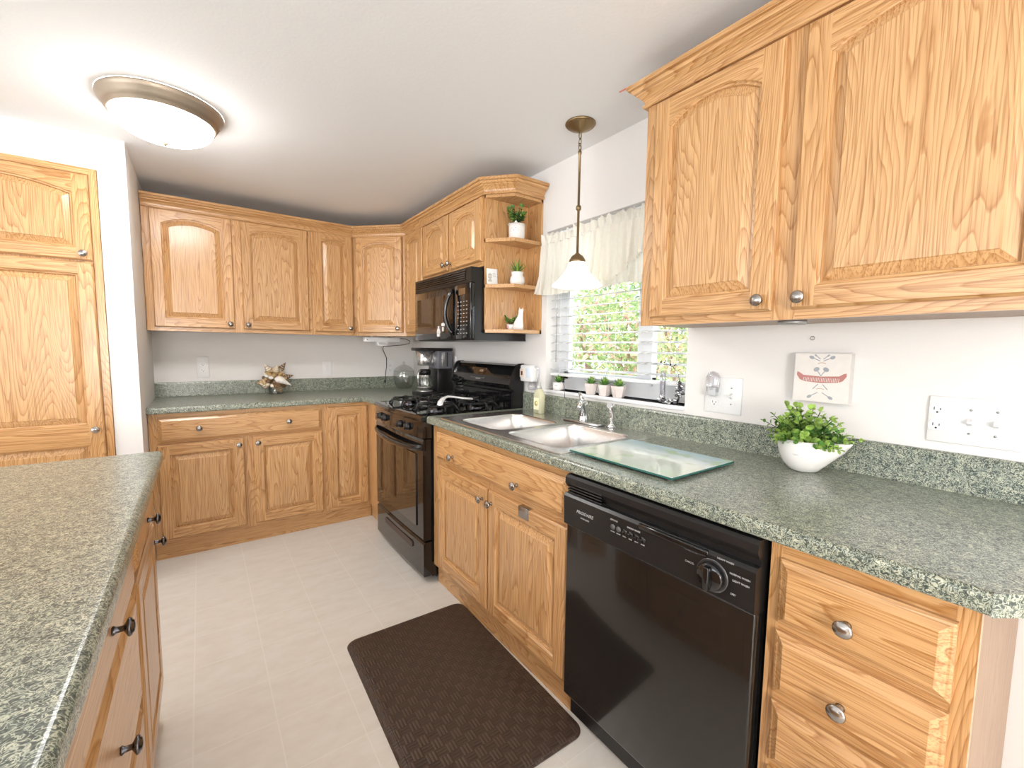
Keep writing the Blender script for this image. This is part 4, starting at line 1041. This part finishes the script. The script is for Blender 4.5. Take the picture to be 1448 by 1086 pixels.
# ------------------------------------------------------------------ wall plates
def duplex(parent, x, z, sc=1):
    for dz in (-.021, .021):
        P = []
        for i in range(20):
            a = 2*PI*i/20; P.append((x+.0165*math.cos(a), z+dz+max(-.0125, min(.0125, .0165*math.sin(a)))))
        b = MB(); b.prism(P, 1, -.0085, -.005, WHITE)
        DK = SLOT
        b.box((x-.0075, -.0087, z+dz-.001), (x-.0055, -.0085, z+dz+.007), DK); b.box((x+.0050, -.0087, z+dz-.001), (x+.0070, -.0085, z+dz+.005), DK)
        b.lathe([(.0024, -.0087), (.0001, -.0088)], DK, (x, 0, z+dz-.0065), 10, 1); b.build('receptacle', parent)
SLOT = M_('dark_slot', (.03, .03, .03), .6)
def toggle(parent, x, z):
    b = MB(); b.box((x-.0052, -.0065, z-.012), (x+.0052, -.0055, z+.012), M_('shadow_white', (.7, .7, .7), .5)); b.prism([(-.006, z-.009), (-.006, z+.009), (-.019, z+.003), (-.019, z-.003)], 0, x-.0042, x+.0042, WHITE)
    for dz in (-.03, .03): b.lathe([(.003, -.0068), (.0001, -.007)], GREYT, (x, 0, z+dz), 10, 1)
    b.build('switch_toggle', parent)
def plate(label, loc, rz, w_, h_, name='outlet_plate', cat='outlet', group=None):
    t = thing(name, label, cat, loc, rz, group)
    MB().bbox((-w_/2, -.0055, -h_/2), (w_/2, -.0002, h_/2), WHITE, .002).build('cover_plate', t); return t
t = plate('white duplex outlet on the back wall, nearest the left corner', (-1.582, 0, 1.113), 0, .072, .150); duplex(t, 0, 0)
t = plate('blank white wall plate on the back wall, middle of the counter', (-.748, 0, 1.092), 0, .072, .118, cat='wall plate', name='wall_plate'); MB().bbox((-.012, -.0075, -.024), (.012, -.005, .024), M_('pale_white_insert', (.80, .80, .80), .5), .001).build('insert', t)
t = plate('white outlet plate on the back wall behind the hanging cord', (-.222, 0, 1.090), 0, .072, .125); duplex(t, 0, 0)
t = plate('white outlet plate on the window wall behind the coffee maker', (0, -.80, 1.150), RR, .07, .115); duplex(t, 0, 0)
t = plate('white two-gang outlet and switch plate right of the window', (0, -2.945, 1.105), RR, .142, .135); duplex(t, -.03, -.008); toggle(t, .033, 0)
pl = thing('night_light', 'clear plug-in night light in the two-gang plate right of the window', 'night light', (-.009, -2.915, 1.118), RR)
MB().bbox((-.016, -.026, -.016), (.016, -.0002, .018), M_('pale_grey_plastic', (.6, .61, .63), .3), .004).build('base', pl)
MB().lathe([(.024, .0), (.028, .02), (.028, .055), (.018, .072), (.0001, .078)], PLUGG, (0, -.016, -.0), 18, sx=1, sy=.4).build('shade', pl)
t = plate('white three-gang plate with outlet and two switches at far right', (0, -3.602, 1.098), RR, .172, .122); duplex(t, -.068, .004); toggle(t, -.006, .0); toggle(t, .04, 0)
b = MB(); b.tube([(-.004, -3.228+.006*math.cos(a), 1.316+.006*math.sin(a)) for a in [2*PI*k/16 for k in range(17)]], .001, SATIN, 5); b.tube([(-.004, -3.228, 1.322), (-.0005, -3.228, 1.322)], .0012, SATIN, 5)
tag(b.build('wall_hook'), 'tiny ring hook on the wall under the large wall cabinet', 'hook')
# white gadget between the range and the window
t = thing('wall_gadget', 'white boxy plastic gadget with small picture, on the wall between range and window', 'gadget', (-.0015, -1.800, 1.105), RR)
MB().bbox((-.068, -.055, -.025), (.045, -.0005, .072), WHITE, .008).build('housing', t)
b = MB(); b.bbox((-.064, -.060, .0), (-.020, -.0555, .050), M_('cream_card', (.82, .70, .60), .5), .001); b.build('picture_card', t)
MB().box((-.052, -.0612, .012), (-.036, -.0601, .036), M_('dark_brown_print', (.12, .05, .03), .5)).build('picture_print', t)
MB().bbox((-.008, -.0575, .0), (.034, -.0552, .055), M_('pale_blue_panel', (.72, .80, .90), .3), .001).build('panel', t)
b = MB(); b.tube([(.045, -.03, .062), (.068, -.03, .06), (.074, -.03, .04), (.070, -.03, -.03), (.055, -.03, -.055)], .006, PLUGG, 8); b.build('side_loop', t)
MB().lathe([(.022, 0), (.028, .02), (.020, .045), (.0001, .045)], PLUGG, (.02, -.03, -.072), 16).build('clear_cup', t)

# ------------------------------------------------------------------ canoe sign
t = thing('canoe_sign', 'square white wooden block sign with a red canoe and paddles, above the planter', 'sign', (0, -3.268, 1.192), RR)
SGNW = M_('distressed_white_paint', (.80, .76, .72), .7, bump=(40, .1, .06)); SGNE = M_('grey_brown_worn_edge', (.36, .30, .26), .8)
MB().box((-.075, -.030, -.0755), (.075, -.0005, .0755), SGNE, {2: SGNW, 3: M_('pale_worn_side', (.62, .60, .58), .8)}).build('block', t)
MB().box((-.0735, -.0306, -.074), (.0735, -.0300, .074), SGNW).build('painted_face', t)
RED = M_('faded_red_paint', (.50, .22, .20), .75); GRY = M_('faded_blue_grey_paint', (.36, .38, .42), .75)
P = [(-.066, .014), (-.060, .012), (-.048, .004), (0, .001), (.048, .004), (.060, .012), (.066, .014), (.067, .004), (.058, -.010), (.045, -.016), (0, -.019), (-.045, -.016), (-.058, -.010), (-.067, .004)]
b = MB(); b.prism([(x, z+.003) for x, z in P], 1, -.0312, -.0306, RED); b.build('canoe', t)
b = MB()
for i in range(22): x = -.048+i*.0045; b.prism([(x, -.012), (x+.0012, -.012), (x+.0026, .0), (x+.0014, .0)], 1, -.0316, -.0312, SGNW)
b.build('canoe_lettering', t)
def paddle(b, x0, z0, x1, z1, wide=.0085, m=GRY):
    a = Vector((x0, z0)); c = Vector((x1, z1)); d = (c-a).normalized(); n_ = Vector((-d.y, d.x)); L = (c-a).length
    pts = []
    for i in range(12):
        an = 2*PI*i/12; q = c-d*L*.2+d*math.cos(an)*L*.22+n_*math.sin(an)*wide; pts.append((q.x, q.y))
    b.prism(pts, 1, -.0312, -.0306, m)
    p1, p2 = a+n_*.0012, c+n_*.0012; p3, p4 = c-n_*.0012, a-n_*.0012
    b.prism([(p.x, p.y) for p in (p1, p2, p3, p4)], 1, -.0311, -.0306, m)
b = MB()
for s in (-1, 1):
    paddle(b, 0, .006, s*.016, .031); paddle(b, s*.004, .052, s*.034, .066, .005); paddle(b, s*.004, .058, s*.020, .072, .0025)
    paddle(b, s*.006, -.020, s*.020, -.036, .0015); paddle(b, s*.006, -.046, s*.034, -.064, .0045)
b.build('paddles', t)
b = MB()
for dz in (.044, -.036): b.tube([(-.010+.0035*i, -.0308, dz+.003*math.sin(PI*i/6)) for i in range(7)], .0009, M_('faded_orange_paint', (.55, .35, .24), .75), 5)
b.build('small_arcs', t)

# ------------------------------------------------------------------ blinds and curtain
t = thing('window_blind', 'white horizontal slat blind hanging in the window, slats open', 'blind', (0, 0, 0))
y0, y1 = WY0-.008, WY1+.012; xb = .052
b = MB(); z = 1.1635; k = 0
while z < 1.86:
    n = 4; loops = []
    top = []; bot = []
    for i in range(n+1):
        u = i/n-.5; x = xb+u*.048; zz = z+.0035*(1-4*u*u)+u*.006
        top.append((x, zz+.0014)); bot.append((x, zz-.0014))
    b.prism(top+bot[::-1], 1, y0, y1, BLINDM); z += .0478
b.build('slats', t)
MB().bbox((xb-.026, y1, 1.122), (xb+.026, y0, 1.138), TRIMW, .003).build('bottom_rail', t)
MB().box((xb-.03, y1, 1.862), (xb+.03, y0, 1.91), TRIMW).build('head_rail', t)
for yl in (-1.99, -2.34, -2.69):
    for xo in (-.0265, .0265): MB().tube([(xb+xo, yl, 1.13), (xb+xo, yl, 1.865)], .0011, TRIMW, 5).build('ladder_cord', t)
MB().tube([(xb-.032, -1.965, 1.87), (xb-.033, -1.966, 1.20)], .0035, PLUGG, 6).build('tilt_wand', t)
# curtain valance
t = thing('curtain_valance', 'cream ruffled curtain valance gathered along the top of the window', 'curtain', (0, 0, 0))
CY0, CY1 = -1.888, -2.788
MB().tube([(-.028, CY0, 1.845), (-.028, CY1, 1.845)], .005, TRIMW, 8).build('rod', t)
def sheet(name, ys, zs, fx, m=CREAMF, parent=t, fz=None):
    b = MB(); V = [[b.bm.verts.new((fx(y, z), y if not fz else y, z+(fz(y, z) if fz else 0))) for y in ys] for z in zs]
    for i in range(len(zs)-1):
        for j in range(len(ys)-1): b.face([V[i][j], V[i][j+1], V[i+1][j+1], V[i+1][j]], m, True)
    return b.build(name, parent, recalc=False)
def lin(a, c, n): return [a+(c-a)*i/n for i in range(n+1)]
def pleat(y, z):
    d = (1.845-z)/.28; a = .004+.013*min(1, max(0, d)); return -.036-.012*max(0, d)-a*math.sin(y*2*PI/.052+1.6*math.sin(y*11))-.4*a*math.sin(y*2*PI/.023+2)
ys = lin(CY0, CY1, 260)
def hem(y, z):
    d = max(0, (1.845-z)/.26); return -.012*d*d*abs(math.sin((y+1.888)*PI/.30))
sheet('valance_skirt', ys, lin(1.838, 1.592, 10), pleat, fz=hem)
sheet('valance_header', ys, lin(1.886, 1.838, 6), lambda y, z: -.036-.012*math.sin(y*2*PI/.047+5*z*6+1.3*math.sin(y*17))*(.3+abs(z-1.845)/.04)-.004*math.sin(y*2*PI/.017), fz=lambda y, z: (.008*math.sin(y*2*PI/.06+1)+.006*math.sin(y*2*PI/.023))*max(0, (z-1.845)/.04))
sheet('lace_hem', ys, lin(1.602, 1.572, 4), lambda y, z: pleat(y, 1.59)-.006*math.sin(y*2*PI/.014)*(1.602-z)/.03-.004, fz=lambda y, z: hem(y, 1.592))
sheet('swag_layer', [y for y in ys if y < -2.30], lin(1.838, 1.66, 8), lambda y, z: pleat(y, z)-.016, fz=lambda y, z: (1.838-z)/.178*(.05*math.sin((y+2.3)*PI/.22)))
sheet('swag_lace', [y for y in ys if y < -2.30], lin(1.664, 1.640, 3), lambda y, z: pleat(y, 1.66)-.018-.005*math.sin(y*2*PI/.014)*(1.664-z)/.024, fz=lambda y, z: .05*math.sin((y+2.3)*PI/.22))
# flared corner of the valance by the end shelf
sheet('valance_return', lin(-1.866, -1.900, 8), lin(1.70, 1.575, 8), lambda y, z: -.03-.04*((1.70-z)/.125)-.006*math.sin(y*300))

# ------------------------------------------------------------------ lamps
t = thing('ceiling_light', 'round flush ceiling light with lit glass dome and bronze ring', 'ceiling light', (-1.678, -1.385, ZC-.0005))
MB().lathe([(.212, 0), (.213, -.008), (.206, -.020), (.196, -.032), (.190, -.045), (.184, -.047), (.182, -.058), (.174, -.060), (.170, -.054)], FIXT, seg=64, cap=False).build('ring', t)
MB().lathe([(.175, -.050), (.174, -.062), (.168, -.080), (.150, -.098), (.120, -.115), (.080, -.128), (.040, -.135), (.008, -.137), (.0001, -.137)], DOMEG, seg=56, cap=False).build('glass_dome', t)
MB().lathe([(.004, -.135), (.013, -.138), (.014, -.143), (.009, -.148), (.006, -.154), (.0001, -.156)], FIXT, seg=16).build('finial', t)
t = thing('pendant_lamp', 'brass pendant lamp with white glass bell shade hanging before the window', 'pendant lamp', (-.194, -2.341, ZC-.0005))
b = MB(); b.lathe([(.066, 0), (.067, -.004), (.062, -.010), (.058, -.011), (.054, -.016), (.040, -.020), (.036, -.024), (.020, -.030), (.010, -.036), (.0001, -.037)], BRASS, seg=36)
for k in range(30):
    a = 2*PI*k/30; b.ell((.058*math.cos(a), .058*math.sin(a), -.010), (.004, .004, .003), BRASS, 6, 4)
b.build('canopy', t)
b = MB()
for i, z in enumerate((-.050, -.078, -.100)):
    P = [(.007*math.cos(a), 0, z+.017*math.sin(a)) if i % 2 == 0 else (0, .007*math.cos(a), z+.017*math.sin(a)) for a in [2*PI*k/12 for k in range(13)]]
    b.tube(P, .0022, BRASS, 6)
b.build('chain', t)
MB().lathe([(.004, -.110), (.008, -.118), (.008, -.128), (.0055, -.132), (.0055, -.348), (.011, -.352), (.012, -.360), (.011, -.368), (.0055, -.372), (.0055, -.56)], BRASS, seg=14).build('rod', t)
MB().lathe([(.006, -.555), (.012, -.562), (.026, -.572), (.036, -.588), (.038, -.602), (.034, -.604)], BRASS, seg=28).build('socket_cap', t)
MB().lathe([(.034, -.590), (.040, -.606), (.048, -.628), (.065, -.655), (.088, -.680), (.106, -.694), (.113, -.704), (.110, -.703), (.084, -.676), (.06, -.648), (.042, -.62)], SHADEG, seg=48, cap=False).build('glass_shade', t)
MB().ell((0, 0, -.655), (.028, .028, .035), glow('lit_bulb', (1, .95, .88), 25)).build('bulb', t)

# ------------------------------------------------------------------ floor mat
t0 = MB(); x0, x1, y0_, y1_ = -.278, .278, -.447, .447
loops = [rrect(x0, x1, y0_, y1_, .045, 0), rrect(x0, x1, y0_, y1_, .045, .004), rrect(x0+.006, x1-.006, y0_+.006, y1_-.006, .042, .010), rrect(x0+.018, x1-.018, y0_+.018, y1_-.018, .035, .014), rrect(x0+.022, x1-.022, y0_+.022, y1_-.022, .033, .0135), rrect(x0+.026, x1-.026, y0_+.026, y1_-.026, .03, .0145)]
t0.loft(loops, RUBBER, smooth=False)
tag(t0.build('kitchen_mat', None, (-.873, -2.413, .0005), (0, 0, -.02)), 'dark brown basketweave cushioned mat on the floor by the sink cabinet', 'mat')

# ------------------------------------------------------------------ garden outside the window
b = MB(); b.box((.3, -9, -.4), (14, 5, -.35), M_('dry_lawn', (.45, .42, .25), .9, bump=(6, .3, .3))); g = b.build('ground_outside'); g['kind'] = 'structure'
def shrub(name, label, c, r, mats, n, seed, leaf=.09):
    R = random.Random(seed); t = thing(name, label, 'shrub', (c[0], c[1], -.35))
    b = MB(); hz = c[2]+.35
    for i in range(n):
        v = Vector((R.gauss(0, 1), R.gauss(0, 1), R.gauss(0, 1))).normalized()*R.uniform(.45, 1)
        p = Vector((v.x*r[0], v.y*r[1], hz+v.z*r[2]))
        d = Vector((R.uniform(-1, 1), R.uniform(-1, 1), R.uniform(-.8, .8)))
        b.leaf(p, d, Vector((R.uniform(-1, 1), R.uniform(-1, 1), 1)), leaf*R.uniform(.6, 1.4), leaf*.5*R.uniform(.7, 1.3), mats[R.randrange(len(mats))])
    b.build('foliage', t, recalc=False)
    b = MB()
    for k in range(4):
        a = k*1.7+seed; b.tube([(.05*math.cos(a), .05*math.sin(a), 0), (.25*r[0]*math.cos(a), .25*r[1]*math.sin(a), hz*.6), (.6*r[0]*math.cos(a), .6*r[1]*math.sin(a), hz+.3*r[2])], .03, BARK, 6, rs=[.045, .03, .012])
    b.build('trunk', t)
shrub('garden_shrub', 'sunlit green shrub outside, seen through the left of the blind', (2.5, -.1, 1.35), (.7, .75, .95), [OUTL1, OUTL1, OUTL2, PINKL], 2600, 3)
shrub('garden_shrub', 'pale green shrub with pink blossom outside, behind the middle of the blind', (2.3, -1.45, 1.35), (.6, .58, .8), [OUTL1, OUTL2, PINKL, OUTL2], 1500, 5)
shrub('garden_shrub', 'green shrub outside, behind the right of the blind', (1.7, -2.62, 1.3), (.55, .55, .8), [OUTL1, OUTL3, OUTL1], 1700, 9)
shrub('garden_tree', 'tall leafy tree farther out beyond the window', (5.4, 1.7, 1.8), (1.5, 1.7, 1.6), [OUTL1, OUTL2, OUTL3], 3000, 12, .16)
shrub('garden_tree', 'broad yellow-green tree standing behind the blossoming shrub', (4.8, -1.9, 1.6), (1.2, 1.6, 1.5), [OUTL2, OUTL1, PINKL], 2400, 15, .15)
